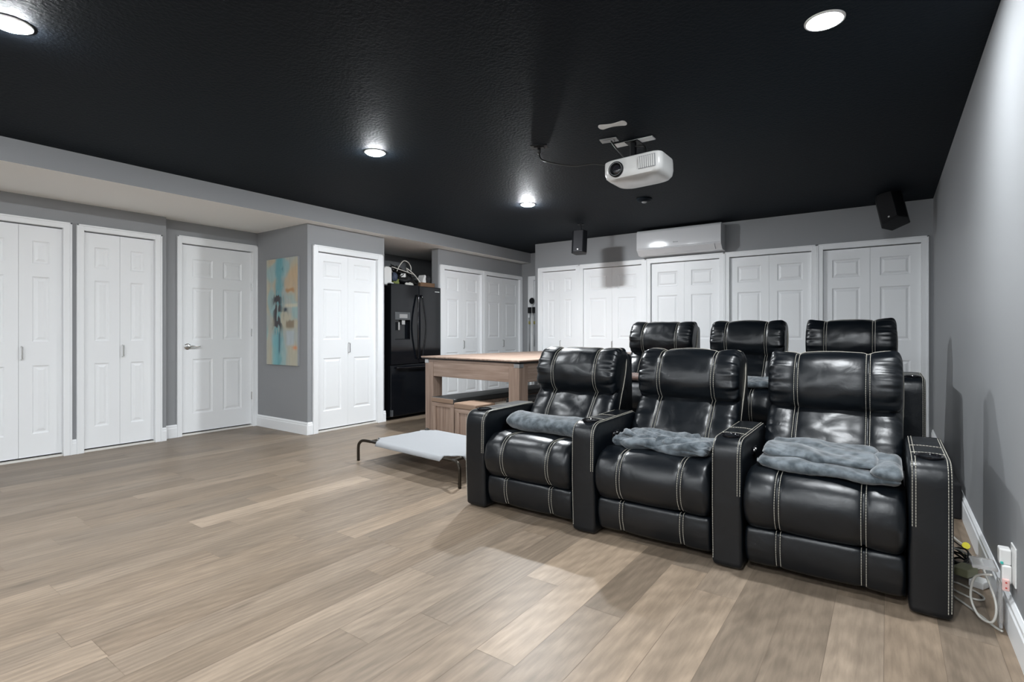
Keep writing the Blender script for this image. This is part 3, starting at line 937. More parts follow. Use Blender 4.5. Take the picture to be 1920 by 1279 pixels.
for q in ((ax, ax + 0.03, ax + 0.03, TL - ax - 0.03), (TW - ax - 0.03, TW - ax, ax + 0.03, TL - ax - 0.03)): tpart('upper_rail', [(*q, 0.775, TZ - 0.030)], M['wood_y'])
LG = 0.135
tpart('apron', [(ax + LG, TW - ax - LG, ax + 0.004, ax + 0.03, 0.615, 0.775)], M['wood_x'])
tpart('apron', [(ax + LG, TW - ax - LG, TL - ax - 0.03, TL - ax - 0.004, 0.615, 0.775)], M['wood_x'])
tpart('side_rail', [(ax + 0.004, ax + 0.03, ax + LG, TL - ax - LG, 0.615, 0.775)], M['wood_y'])
tpart('side_rail', [(TW - ax - 0.03, TW - ax - 0.004, ax + LG, TL - ax - LG, 0.615, 0.775)], M['wood_y'])
for lx in (ax, TW - ax - LG):
    for ly in (ax, TL - ax - LG):
        tpart('leg', [(lx, lx + LG, ly, ly + LG, 0, 0.775)], M['wood_z'])
for cx in (0, 1):
    for cy in (0, 1):
        x0 = ax - 0.004 if cx == 0 else TW - ax + 0.004 - 0.07
        y0 = ax - 0.004 if cy == 0 else TL - ax + 0.004 - 0.07
        tpart('corner_cap', [(x0, x0 + 0.07, y0, y0 + 0.07, 0.757, 0.803)], M['steel'], 0.006)

# benches tucked under it
def bench(name, label, x0, x1, y0, y1, seat_mat, end_mat, h=0.425, group='benches under the table'):
    c = Vector(((x0 + x1) / 2, (y0 + y1) / 2, 0))
    b_ = thing(name, label, 'bench', c, group)
    R = Matrix.Translation(c) @ Matrix.Rotation(ang, 4, 'Z') @ Matrix.Translation(-c)
    part(MB().box(x0 + .012, x1 - .012, y0 + .012, y1 - .012, h - 0.095, h - 0.055, R), 'apron', M['wood_x'], b_, bevel=0.003)
    part(MB().box(x0 + .02, x1 - .02, y0 + .03, y0 + .055, 0.05, h - 0.095, R), 'end_panel', M['wood_z'], b_, bevel=0.003)
    part(MB().box(x0 + .02, x1 - .02, y1 - .055, y1 - .03, 0.05, h - 0.095, R), 'end_panel', M['wood_z'], b_, bevel=0.003)
    for lx in (x0 + .012, x1 - .067):
        for ly in (y0 + .012, y1 - .067):
            part(MB().box(lx, lx + .055, ly, ly + .055, 0, h - 0.095, R), 'leg', M['wood_z'], b_, bevel=0.003)
    part(MB().box(x0, x1, y0 + .004, y1, h - 0.055, h, R), 'seat_cushion', seat_mat, b_, bevel=0.012, seg=3)
    if end_mat: part(MB().box(x0 + 0.01, x1 - 0.01, y0, y0 + 0.012, h - 0.050, h - 0.006, R), 'cushion_end', end_mat, b_, bevel=0.004)
    return b_
bench('dining_bench', 'long dark-topped wooden bench pushed lengthwise under the table', -3.86, -3.50, 4.04, 5.9, M['dark_cushion'], M['tan'], 0.42)
bench('dining_bench', 'short tan-cushioned wooden stool in front of the table end', -3.42, -3.12, 3.82, 4.10, M['tan'], None, 0.42)
bench('dining_bench', 'long dark-topped wooden bench under the right side of the table', -3.15, -2.98, 4.42, 6.2, M['dark_cushion'], None, 0.42)

# ------------------------------------------------------------------ pet cot
cc = Vector((-3.05, 3.24, 0))
ct = thing('elevated_pet_cot', 'low elevated pet cot with pale grey sling on dark tube frame', 'pet bed', cc)
CM = Matrix.Translation(cc) @ Matrix.Rotation(math.radians(-5), 4, 'Z')
hw, hd, hz = 0.52, 0.37, 0.175
def ctube(pts, r=0.0125):
    mb = MB(); mb.tube([CM @ Vector(p) for p in pts], r, 12); return mb
for s in (-1, 1):
    x = s * (hw + 0.105)
    leg_pts = spline([(x, -hd, 0), (x, -hd, hz - 0.06), (x - s * 0.012, -hd + 0.004, hz - 0.022), (x - s * 0.045, -hd + 0.016, hz), (x - s * 0.12, -hd + 0.045, hz - 0.004)], 6)
    part(ctube(leg_pts), 'leg', M['tube_bronze'], ct, smooth=True)
    leg_pts = spline([(x, hd, 0), (x, hd, hz - 0.06), (x - s * 0.012, hd - 0.004, hz - 0.022), (x - s * 0.045, hd - 0.016, hz), (x - s * 0.12, hd - 0.045, hz - 0.004)], 6)
    part(ctube(leg_pts), 'leg', M['tube_bronze'], ct, smooth=True)
for s in (-1, 1):
    part(ctube([(-hw, s * (hd - 0.045), hz - 0.004), (hw, s * (hd - 0.045), hz - 0.004)]), 'side_rail', M['tube_bronze'], ct, smooth=True)
    part(ctube([(s * (hw - 0.014), -hd + 0.045, hz - 0.004), (s * (hw - 0.014), hd - 0.045, hz - 0.004)]), 'end_rail', M['tube_bronze'], ct, smooth=True)
def sm01(t_):
    t_ = max(0, min(1, t_)); return t_ * t_ * (3 - 2 * t_)
mb = MB(); nx, ny = 60, 40; vs = []; fs = []
for j in range(ny + 1):
    for i in range(nx + 1):
        u = -1 + 2 * i / nx; v = -1 + 2 * j / ny
        # sling with cut corners and a sagging middle
        ex = (hw + 0.016) - 0.075 * sm01((abs(v) - 0.78) / 0.12)
        ey = (hd - 0.010) - 0.065 * sm01((abs(u) - 0.86) / 0.08)
        z = hz + 0.0115 - 0.020 * (1 - u * u) * (1 - v * v) + 0.0012 * noise.noise(Vector((u * 6, v * 6, 0)))
        if abs(v) > 0.94 and abs(u) < 0.87: z -= 0.034 if abs(v) > 0.99 else 0.004
        if abs(u) > 0.96 and abs(v) < 0.80: z -= 0.034 if abs(u) > 0.99 else 0.004
        vs.append(CM @ Vector((u * ex, v * ey, z)))
for j in range(ny):
    for i in range(nx):
        a = j * (nx + 1) + i; fs.append((a, a + 1, a + nx + 2, a + nx + 1))
mb.add(vs, fs)
sl = part(mb, 'sling', M['canvas'], ct, smooth=True)
md = sl.modifiers.new('thick', 'SOLIDIFY'); md.thickness = 0.004; md.offset = -1

# ------------------------------------------------------------------ refrigerator
FX, FY0, FY1, FZ = -5.03, 4.470, 5.365, 1.715
fr = thing('refrigerator', 'black french-door refrigerator with water dispenser in the wall recess', 'refrigerator', (-5.4, (FY0 + FY1) / 2, 0))
part(MB().box(-5.80, FX - 0.075, FY0 + 0.005, FY1 - 0.005, 0.03, FZ - 0.02), 'cabinet', M['fridge'], fr, bevel=0.006)
part(MB().box(-5.70, FX - 0.10, FY0 + 0.04, FY1 - 0.04, 0.0, 0.03), 'base', M['black_plastic'], fr)
YM = (FY0 + FY1) / 2 + 0.03
DY0, DY1 = 4.535, 4.79     # dispenser
ld = MB()
ld.box(FX - 0.07, FX, FY0, DY0, 0.70, FZ); ld.box(FX - 0.07, FX, DY1, YM - 0.003, 0.70, FZ)
ld.box(FX - 0.07, FX, DY0, DY1, 0.70, 1.01); ld.box(FX - 0.07, FX, DY0, DY1, 1.262, FZ); ld.box(FX - 0.07, FX - 0.05, DY0, DY1, 1.01, 1.262)
left = part(ld, 'door', M['fridge'], fr)
part(MB().box(FX - 0.005, FX + 0.004, DY0, DY1, 1.262, 1.36), 'dispenser_controls', M['dark_grey'], left, bevel=0.003)
part(MB().box(FX + 0.004, FX + 0.005, DY0 + 0.07, DY1 - 0.05, 1.285, 1.335), 'dispenser_display', M['steel'], left)
part(MB().box(FX - 0.047, FX - 0.02, DY0 + 0.07, DY0 + 0.10, 1.13, 1.235).box(FX - 0.047, FX - 0.02, DY0 + 0.13, DY0 + 0.19, 1.20, 1.26), 'dispenser_nozzle', M['chrome'], left, bevel=0.004)
part(MB().box(FX - 0.05, FX, DY0, DY1, 1.01, 1.018), 'drip_tray', M['black_plastic'], left)
right = part(MB().box(FX - 0.07, FX, YM + 0.003, FY1, 0.70, FZ), 'door', M['fridge'], fr, bevel=0.008)
mk = MB()
for q in range(7): mk.box(FX, FX + 0.001, FY1 - 0.115 + q * 0.0125, FY1 - 0.106 + q * 0.0125, FZ - 0.065, FZ - 0.054)
part(mk, 'logo', M['white_plastic'], right)
dr = part(MB().box(FX - 0.07, FX, FY0, FY1, 0.045, 0.69), 'freezer_drawer', M['fridge'], fr, bevel=0.008)
hb = MB(); hb.tube(spline([(FX, FY0 + 0.09, 0.655), (FX + 0.035, FY0 + 0.12, 0.655), (FX + 0.05, YM, 0.655), (FX + 0.035, FY1 - 0.12, 0.655), (FX, FY1 - 0.09, 0.655)], 8), 0.013, 10)
part(hb, 'handle', M['black_gloss'], dr, smooth=True)
for s, dd in ((-1, left), (1, right)):
    y = YM + s * 0.038
    hb = MB(); hb.tube(spline([(FX, y, 1.575), (FX + 0.03, y, 1.55), (FX + 0.060, y + s * 0.035, 1.18), (FX + 0.03, y, 0.80), (FX, y, 0.775)], 10), 0.012, 10)
    part(hb, 'handle', M['black_gloss'], dd, smooth=True)
part(MB().box(FX - 0.09, FX - 0.03, FY0 + 0.02, FY0 + 0.07, FZ, FZ + 0.014), 'hinge_cover', M['white_plastic'], fr, bevel=0.003)
part(MB().box(FX - 0.02, FX + 0.006, FY0 - 0.004, FY0 + 0.03, 0.05, 0.13), 'hinge_cover', M['dark_grey'], fr, bevel=0.003)

# things on top of the refrigerator
top = FZ - 0.02
mb = MB(); pr_ = rounded([(4.475, top + .005, .03), (4.475, top + 0.245, .05), (4.60, top + 0.245, .05), (4.60, top + .005, .03)], .04)
o = MB().prism([(p[0], p[1]) for p in pr_], -5.50, -5.16, 'x'); o = o.build('storage_bin', M['white_plastic'], bevel=0.01)
tag(o, 'white rounded plastic bin on the left end of the refrigerator top', 'bin')
rr = random.Random(5)
bg = thing('tote_bag', 'dark slumped bag with lime trim on top of the refrigerator', 'bag', (-5.30, 4.86, top))
def lump(c, s, seed, amp=0.25, seg=24, rng_=16):
    mb = MB(); vs = []; fs = []
    for j in range(rng_ + 1):
        th = math.pi * j / rng_
        for i in range(seg):
            ph = 2 * math.pi * i / seg
            d = Vector((math.sin(th) * math.cos(ph), math.sin(th) * math.sin(ph), math.cos(th)))
            k = 1 + amp * (noise.noise(d * 2.5 + Vector((seed, 0, 0))) + 0.5 * noise.noise(d * 6 + Vector((0, seed, 0))))
            p = Vector((c[0] + d.x * s[0] * k, c[1] + d.y * s[1] * k, max(c[2] + d.z * s[2] * k, c[2] - s[2] * 0.85)))
            vs.append(p)
    for j in range(rng_):
        for i in range(seg):
            fs.append((j * seg + i, j * seg + (i + 1) % seg, (j + 1) * seg + (i + 1) % seg, (j + 1) * seg + i))
    mb.add(vs, fs); return mb
part(lump((-5.28, 4.86, top + 0.100), (0.14, 0.155, 0.115), 3, 0.5), 'bag_body', M['black_plastic'], bg, smooth=True)
part(lump((-5.22, 4.70, top + 0.060), (0.06, 0.055, 0.055), 8, 0.35), 'bag_pocket', M['lime'], bg, smooth=True)
part(lump((-5.14, 4.88, top + 0.035), (0.03, 0.07, 0.03), 15, 0.5), 'bag_strap', M['cable_white'], bg, smooth=True)
part(lump((-5.15, 4.78, top + 0.150), (0.03, 0.04, 0.03), 11, 0.5), 'bag_tissue', M['white_plastic'], bg, smooth=True)
part(lump((-5.19, 4.665, top + 0.12), (0.04, 0.045, 0.06), 5, 0.2), 'bag_bottle', M['navy'], bg, smooth=True)
cb = MB()
for q in range(18):
    c0 = Vector((-5.27 + 0.006 * q, 4.84 + 0.004 * q, top + 0.225 - 0.009 * q))
    pts = []
    for k in range(28):
        a = 2 * math.pi * k / 28
        p = c0 + Vector((0.06 * math.cos(a + q), (0.155 + 0.02 * math.sin(q * 2.1)) * math.sin(a), 0.022 * math.sin(2 * a + q * 1.3) - 0.065 * math.sin(a)))
        pts.append(Vector((min(p.x, -5.13), min(p.y, 5.045), max(p.z, top + 0.012 + (0.09 if p.y > 5.03 else 0)))))
    cb.tube(pts, 0.0070, 6, closed=True)
tag(cb.build('cable_coil', M['cable_black'], smooth=True), 'tangled coil of black cable on the bag on the refrigerator', 'cable')
cb = MB(); cb.tube(spline([(-5.18, 4.70, top + 0.20), (-5.16, 4.74, top + 0.29), (-5.18, 4.83, top + 0.35), (-5.2, 4.93, top + 0.33), (-5.2, 4.97, top + 0.26), (-5.19, 4.93, top + 0.20), (-5.15, 4.84, top + 0.235), (-5.10, 4.80, top + 0.24), (-5.09, 4.92, top + 0.17), (-5.09, 5.03, top + 0.075)], 8), 0.0065, 8)
cb.tube(spline([(-5.16, 4.60, top + 0.245), (-5.14, 4.72, top + 0.22), (-5.10, 4.83, top + 0.19), (-5.12, 4.98, top + 0.16)], 8), 0.0055, 8)
tag(cb.build('hose', M['cable_white'], smooth=True), 'pale looped hose rising above the refrigerator', 'hose')
o = MB().box(-5.45, -5.12, 5.065, 5.34, top + .001, top + 0.085).build('cardboard_box', M['brown_box'], bevel=0.004)
tag(o, 'low brown cardboard box on the right end of the refrigerator top', 'box')
rt = thing('wireless_router', 'white upright gadget with a dark panel standing on the brown box', 'gadget', (-5.25, 5.24, top + 0.086))
part(MB().prism([(5.165, top + .0865), (5.235, top + .0865), (5.235, top + 0.19), (5.21, top + 0.20), (5.18, top + 0.14)], -5.30, -5.18, 'x'), 'stand', M['white_plastic'], rt, bevel=0.006)
part(MB().lathe([(0.045, 0), (0.05, 0.01), (0.045, 0.025)], (-5.20, 5.27, top + 0.142), 24, Matrix.Rotation(math.pi / 2, 4, 'Y') @ Matrix.Scale(1.15, 4, (1, 0, 0))), 'panel', M['black_gloss'], rt, smooth='auto')
# white shelf-like rail behind on the recess wall
structure(MB().box(-6.10, -6.04, 4.40, 5.9, 1.93, 1.985).build('trim_2', M['white'], bevel=0.003), 'white rail on the wall above the refrigerator')

# ------------------------------------------------------------------ painting
PX0, PX1, PZ0, PZ1 = -5.835, -5.215, 0.737, 1.932
pt = thing('canvas_painting', 'tall abstract canvas in teal, cream, brown and orange on the grey side wall', 'painting', ((PX0 + PX1) / 2, YBS, PZ0))
part(MB().box(PX0, PX1, YBS - 0.022, YBS - 0.001, PZ0, PZ1), 'stretcher', M['canvas'], pt)
NX, NZ = 90, 170
me = bpy.data.meshes.new('canvas')
vs = []; fs = []; cols = []
def sm(a, c, x):
    t_ = max(0, min(1, (x - a) / (c - a))); return t_ * t_ * (3 - 2 * t_)
def mix(a, c, t_): return tuple(a[i] * (1 - t_) + c[i] * t_ for i in range(3))
def nz(x, z, s=0): return noise.noise(Vector((x, z, s)))
def paint(u, v):
    """u 0..1 across, v 0..1 upward"""
    w1 = nz(u * 3, v * 6, 1); w2 = nz(u * 9, v * 14, 2); w3 = nz(u * 26, v * 10, 3)
    c = mix((0.50, 0.47, 0.36), (0.42, 0.45, 0.42), sm(-.3, .3, w1))
    c = mix(c, (0.52, 0.43, 0.30), 0.7 * sm(0.15, 0.5, nz(u * 2.5, v * 4, 5)) )
    c = mix(c, (0.30, 0.48, 0.50), 0.8 * sm(0.0, 0.35, nz(u * 3, v * 5, 9)))
    # orange block right upper, brown block right middle
    c = mix(c, (0.60, 0.40, 0.22), 0.6 * sm(0.55, 0.68, u + .1 * w2) * sm(0.62, 0.72, v) * (1 - sm(0.80, 0.90, v + .1 * w1)))
    c = mix(c, (0.45, 0.22, 0.08), 0.8 * sm(0.58, 0.66, u) * (1 - sm(0.85, 0.95, u)) * sm(0.665, 0.69, v + .02 * w2) * (1 - sm(0.70, 0.725, v + .02 * w2)))
    c = mix(c, (0.22, 0.15, 0.09), 0.8 * sm(0.60, 0.68, u + .1 * w2) * (1 - sm(0.86, 0.92, u)) * sm(0.33, 0.36, v) * (1 - sm(0.40, 0.43, v + .03 * w2)))
    c = mix(c, (0.62, 0.58, 0.44), 0.8 * sm(0.55, 0.65, u) * sm(0.53, 0.545, v + .01 * w2) * (1 - sm(0.56, 0.58, v)))
    c = mix(c, (0.46, 0.52, 0.55), 0.9 * sm(0.62, 0.68, u) * (1 - sm(0.86, 0.92, u)) * sm(0.17, 0.20, v) * (1 - sm(0.31, 0.33, v)))
    c = mix(c, (0.70, 0.25, 0.10), 0.9 * math.exp(-((u - 0.92) / 0.07) ** 2 - ((v - 0.165) / 0.018) ** 2))
    # teal column
    s = 0.42 - 0.06 * (1 - v) + 0.05 * w2
    c = mix(c, (0.10, 0.33, 0.38), 0.85 * math.exp(-((u - s) / (0.13 + .05 * w1)) ** 4) * sm(-.6, -.1, w3))
    c = mix(c, (0.20, 0.48, 0.52), 0.75 * math.exp(-((u - 0.28) / 0.10) ** 4) * (1 - sm(0.25, 0.32, v)))
    # dark broken marks
    d_ = math.exp(-((u - (0.36 + 0.05 * nz(0, v * 9, 4))) / 0.13) ** 2) * sm(0.28, 0.36, v) * (1 - sm(0.62, 0.72, v))
    c = mix(c, (0.05, 0.045, 0.05), min(1, 1.5 * d_ * sm(-.22, .02, w2 + .6 * w3)))
    d_ = math.exp(-((u - 0.62) / 0.06) ** 2) * sm(0.44, 0.48, v) * (1 - sm(0.52, 0.55, v))
    c = mix(c, (0.04, 0.06, 0.08), min(1, 1.2 * d_ * sm(-.2, .1, w2)))
    d_ = math.exp(-((u - (0.43 - .05 * (0.25 - v))) / 0.025) ** 2) * sm(0.08, 0.14, v) * (1 - sm(0.28, 0.32, v))
    c = mix(c, (0.04, 0.08, 0.12), 0.8 * d_)
    d_ = math.exp(-((u - 0.5) / 0.03) ** 2) * sm(0.60, 0.68, v) * sm(0, .2, w2)
    c = mix(c, (0.03, 0.09, 0.12), 0.8 * d_)
    k = 1 + 0.10 * w3
    return tuple(max(0.01, min(1, q * k)) for q in c)
for j in range(NZ + 1):
    for i in range(NX + 1):
        vs.append((PX0 + (PX1 - PX0) * i / NX - pt.location.x, YBS - 0.023 - pt.location.y, PZ0 + (PZ1 - PZ0) * j / NZ - pt.location.z))
        cols.append((*paint(i / NX, j / NZ), 1))
for j in range(NZ):
    for i in range(NX):
        a = j * (NX + 1) + i; fs.append((a, a + 1, a + NX + 2, a + NX + 1))
me.from_pydata(vs, [], fs)
ca = me.color_attributes.new('paint', 'FLOAT_COLOR', 'POINT')
for i, c in enumerate(cols): ca.data[i].color = c
me.materials.append(M['paint'])
po = bpy.data.objects.new('painted_canvas', me); COL.objects.link(po); po.parent = pt

# ------------------------------------------------------------------ air conditioner
AX0, AX1 = -2.652, -1.605
ac = thing('air_conditioner', 'white glossy wall-mounted split air conditioner above the closets', 'air conditioner', ((AX0 + AX1) / 2, YB, 2.085))
prof = rounded([(YB - 0.001, 2.412, .002), (YB - 0.20, 2.412, .02), (YB - 0.222, 2.385, .03), (YB - 0.222, 2.165, .04), (YB - 0.15, 2.098, .03), (YB - 0.001, 2.088, .002)], 0.02, 5)
part(MB().prism([tuple(p) for p in prof], AX0, AX1, 'x'), 'body', M['ac_white'], ac, bevel=0.004, smooth='auto')
vane = MB().prism([(YB - 0.221, 2.168), (YB - 0.160, 2.104), (YB - 0.166, 2.098), (YB - 0.226, 2.162)], AX0 + 0.075, AX1 - 0.075, 'x')
part(vane, 'air_vane', M['ac_white'], ac, bevel=0.002)
part(MB().box(AX0 + 0.01, AX1 - 0.01, YB - 0.2235, YB - 0.2215, 2.178, 2.181), 'panel_seam', M['grey_plastic'], ac)
lg = MB()
for q in range(4): lg.box(-2.175 + q * 0.016, -2.163 + q * 0.016, YB - 0.2235, YB - 0.2222, 2.222, 2.231 + (0.004 if q == 0 else 0))
part(lg, 'logo', M['grey_plastic'], ac)

# ------------------------------------------------------------------ speakers
def speaker(label, M4, name_group='rear surround speakers'):
    t = thing('speaker', label, 'speaker', M4.translation, name_group)
    loc = Vector(t.location)
    b_ = MB(); w, h, d = 0.095, 0.135, 0.075
    prof = rounded([(-w, -d * .2, .01), (-w * .62, -d, .012), (w * .62, -d, .012), (w, -d * .2, .01), (w * .7, d, .012), (-w * .7, d, .012)], .01, 4)
    vs = []; k = len(prof)
    b_.prism([tuple(p) for p in prof], -h, h, 'z', M4)
    part(b_, 'cabinet', M['black_plastic'], t, bevel=0.008, smooth='auto')
    part(MB().box(-w * .58, w * .58, -d - 0.004, -d, -h + .012, h - .012, M4), 'grille', M['riser'], t, bevel=0.002)
    part(MB().lathe([(0.007, 0), (0.007, 0.002)], M4 @ Vector((0, -d - 0.004, -h + 0.03)), 12, M4.to_3x3().to_4x4() @ Matrix.Rotation(math.pi / 2, 4, 'X')), 'badge', M['white_plastic'], t)
    br = MB(); p0 = M4 @ Vector((0, 0.02, h)); 
    br.tube([p0 - (p0 - M4.translation) * 0.1, (p0.x, p0.y, p0.z + 0.01), (p0.x, p0.y, H)], 0.010, 10)
    br.lathe([(0.04, 0), (0.04, -0.008), (0.02, -0.014)], (p0.x, p0.y, H), 24)
    part(br, 'ceiling_bracket', M['black_plastic'], t, smooth='auto')
    return t
speaker('small black speaker hanging upright from the ceiling left of the air conditioner', Matrix.Translation((-3.075, 5.75, 2.205)) @ Matrix.Rotation(math.radians(12), 4, 'Z') @ Matrix.Rotation(math.radians(-8), 4, 'X') @ Matrix.Scale(1.02, 4))
speaker('larger black speaker tilted to the left, hung in the far right corner', Matrix.Translation((0.035, 6.20, 2.275)) @ Matrix.Rotation(math.radians(-30), 4, 'Z') @ Matrix.Rotation(math.radians(-16), 4, 'X') @ Matrix.Rotation(math.radians(-20), 4, 'Y') @ Matrix.Scale(1.22, 4))

# ------------------------------------------------------------------ projector
pj = thing('projector', 'white projector hanging upside down from the ceiling on a black mount', 'projector', (-1.34, 3.35, 2.10))
# body seen from above: width along x, rounded corners; curved belly below
PO = Vector((-1.345, 3.355, 2.165)); PR = Matrix.Translation(PO) @ Matrix.Rotation(math.radians(0), 4, 'Z') @ Matrix.Rotation(math.radians(-2), 4, 'Y')
hw, hd = 0.200, 0.155
pl = rounded([(-hw, -hd, .07), (hw, -hd, .05), (hw, hd, .10), (-hw, hd, .10)], .05, 8)
pl, _ = resample(pl, 96)
b_ = MB(); vs = []; fs = []
levels = [(0.070, 0.80, 0.86), (0.072, 0.93, 0.95), (0.066, 0.99, 0.99), (0.045, 1.0, 1.0), (-0.005, 1.0, 1.0), (-0.035, 0.965, 0.985), (-0.052, 0.87, 0.93), (-0.058, 0.74, 0.84)]
for z, s, s2 in levels:
    for p in pl:
        yy = p[1]
        zz = z
        if z < 0 and yy < 0: zz = z * (1 + 0.0)
        vs.append(PR @ Vector((p[0] * s, (yy if yy > 0 else yy) * s2, zz)))
k = len(pl)
for j in range(len(levels) - 1):
    for i in range(k): fs.append((j * k + i, j * k + (i + 1) % k, (j + 1) * k + (i + 1) % k, (j + 1) * k + i))
fs.append(tuple(range(k))); fs.append(tuple((len(levels) - 1) * k + i for i in reversed(range(k))))
b_.add(vs, fs)
body = part(b_, 'body', M['white_plastic'], pj, smooth='auto')
RX = PR.to_3x3().to_4x4() @ Matrix.Rotation(math.pi / 2, 4, 'X')
lc = PR @ Vector((-0.098, -hd, 0.004))
part(MB().lathe([(0.050, -0.01), (0.050, 0.010), (0.046, 0.014), (0.038, 0.012), (0.034, 0.004), (0.030, -0.002)], lc, 40, RX), 'lens_ring', M['black_plastic'], body, smooth='auto')
part(MB().lathe([(0.042, 0.0), (0.0425, 0.0148), (0.0405, 0.0148), (0.040, 0.0)], lc, 40, RX), 'focus_ring', M['grey_plastic'], body, smooth='auto')
part(MB().lathe([(0.029, 0.002), (0.020, 0.007), (0.008, 0.009)], lc, 32, RX), 'lens', M['lens_glass'], body, smooth='auto')
gr = MB()
gr.box(0.052, 0.165, -hd - 0.0025, -hd, -0.028, 0.052, PR)
part(gr, 'vent_frame', M['grey_plastic'], body)
gr = MB()
for q in range(8): gr.box(0.055 + q * 0.0136, 0.0640 + q * 0.0136, -hd - 0.007, -hd - 0.0025, -0.024, 0.048, PR)
part(gr, 'vent_grille', M['white_plastic'], body, bevel=0.001)
mt = MB(); mx_, my_ = -1.45, 3.50
mt.tube([(mx_, my_, 2.235), (mx_, my_, H - 0.012)], 0.022, 14)
mt.box(mx_ - 0.07, mx_ + 0.07, my_ - 0.07, my_ + 0.05, 2.238, 2.248)
for sx, sy in ((-0.10, -0.09), (0.12, -0.08), (0.0, 0.05)):
    mt.tube([(mx_, my_, 2.262), (mx_ + sx * .6, my_ + sy * .6, 2.262), (mx_ + sx, my_ + sy, 2.240)], 0.008, 8)
part(mt, 'mount', M['black_plastic'], pj, smooth='auto')
part(MB().box(mx_ - 0.14, mx_ + 0.15, my_ - 0.035, my_ + 0.035, H - 0.010, H - 0.0008), 'ceiling_plate', M['white_plastic'], pj, bevel=0.003)
part(MB().box(mx_ - 0.045, mx_ + 0.05, my_ - 0.05, my_ + 0.05, H - 0.016, H - 0.0095), 'mount_cover', M['black_plastic'], pj, bevel=0.003)
cb = MB(); cb.tube(spline([(-1.37, 3.46, 2.25), (-1.34, 3.44, 2.31), (-1.35, 3.45, 2.37), (-1.42, 3.47, 2.39)], 8), 0.006, 8)
part(cb, 'power_lead', M['cable_black'], pj, smooth=True)

# cables and plates on the ceiling
def plate(label, x, y, w, d, rot, mat, cat='outlet', name='ceiling_outlet'):
    R = Matrix.Translation((x, y, H)) @ Matrix.Rotation(math.radians(rot), 4, 'Z')
    t = thing(name, label, cat, (x, y, H))
    part(MB().box(-w / 2, w / 2, -d / 2, d / 2, -0.008, -0.0005, R), 'cover_plate', mat, t, bevel=0.003)
    part(MB().box(-w * .3, w * .3, -d * .28, d * .28, -0.014, -0.008, R), 'socket', M['grey_plastic'] if mat is not M['black_plastic'] else mat, t, bevel=0.002)
    return t
plate('dark ceiling outlet with the end of a black cable, left of the projector', -2.04, 3.20, 0.12, 0.07, 25, M['black_plastic'])
plate('grey ceiling socket plate just left of the projector mount', -1.575, 3.375, 0.12, 0.075, 10, M['grey_plastic'])
cb = MB()
cb.tube([(-2.04, 3.20, H - 0.010), (-2.04, 3.20, H - 0.055)], 0.012, 10)
cb.tube(spline([(-2.04, 3.20, H - 0.05), (-2.02, 3.20, H - 0.10), (-1.93, 3.24, H - 0.135), (-1.80, 3.28, H - 0.165), (-1.67, 3.32, H - 0.165), (-1.56, 3.38, H - 0.18), (-1.46, 3.42, H - 0.185)], 8), 0.005, 8)
tag(cb.build('hanging_cable', M['cable_black'], smooth=True), 'thin black cable sagging from the ceiling outlet to the projector', 'cable')
cb = MB(); cb.tube(spline([(-1.56, 3.37, H - 0.012), (-1.53, 3.38, H - 0.06), (-1.48, 3.42, H - 0.13), (-1.44, 3.45, H - 0.185)], 8), 0.006, 8)
tag(cb.build('hanging_cable', M['cable_black'], smooth=True), 'short thick black cable from the grey socket down to the projector', 'cable')
# unpainted bone-shaped patch left by an old bracket
pp = []
for i in range(48):
    a = 2 * math.pi * i / 48
    r0 = 0.034 + 0.014 * abs(math.cos(a)) ** 1.5 * math.cos(2 * a)
    ca_ = math.cos(a); xx = 0.092 * (1 if ca_ > 0 else -1) * abs(ca_) ** 0.8; yy = (0.020 + 0.045 * min(1, abs(xx) / 0.075) ** 2) * math.sin(a) + 0.003 * math.sin(5 * a)
    pp.append((xx, yy))
R = Matrix.Translation((-1.445, 3.145, H)) @ Matrix.Rotation(math.radians(8), 4, 'Z')
tag(MB().prism(pp, -0.004, -0.0005, 'z', R).build('ceiling_bracket', M['white_plastic']), 'flat white bone-shaped plate on the ceiling above the projector', 'bracket')
t = thing('smoke_detector', 'small dark round detector on the ceiling behind the projector', 'smoke detector', (-1.985, 5.07, H))
part(MB().lathe([(0.075, -0.0005), (0.078, -0.010), (0.060, -0.028), (0.03, -0.032)], (-1.985, 5.07, H), 32), 'housing', M['ceiling'], t, smooth='auto')
part(MB().lathe([(0.028, -0.031), (0.020, -0.040), (0.008, -0.042)], (-1.985, 5.07, H), 20), 'sensor', M['grey_plastic'], t, smooth='auto')

# ------------------------------------------------------------------ poles in the passage
def pole(label, x, lean, head_z, head_shape, col, strap=None):
    y = 7.37
    t = thing('hanging_pole', label, 'pole', (x + lean, y, 0), 'poles by the passage door')
    part(MB().tube([(x + lean, y, 0), (x, y, head_z)], 0.011, 10), 'shaft', col, t, smooth=True)
    g = MB()
    if head_shape == 'round': g.lathe([(0.045, -0.012), (0.052, 0), (0.045, 0.012)], (x, y - 0.012, head_z + 0.05), 24, Matrix.Rotation(math.pi / 2, 4, 'X'))
    else: g.box(x - 0.034, x + 0.034, y - 0.028, y + 0.020, head_z - 0.045, head_z + 0.055)
    part(g, 'head', M['black_plastic'], t, bevel=0.008 if head_shape != 'round' else 0, smooth='auto')
    if strap:
        part(MB().tube([(x + lean * .45 , y, head_z - strap[0]), (x + lean * .5, y, head_z - strap[1])], 0.017, 12), 'grip', M['grey_plastic'], t, smooth=True)
        part(MB().tube([(x + lean * .4, y, head_z - .18), (x + lean * .4, y, head_z - .23)], 0.020, 12), 'band', M['dull_yellow'], t, smooth=True)
    return t
pole('grey pole with square black head and yellow band, leftmost by the passage door', -4.875, -0.035, 1.47, 'sq', M['grey_plastic'], (0.12, 0.75))
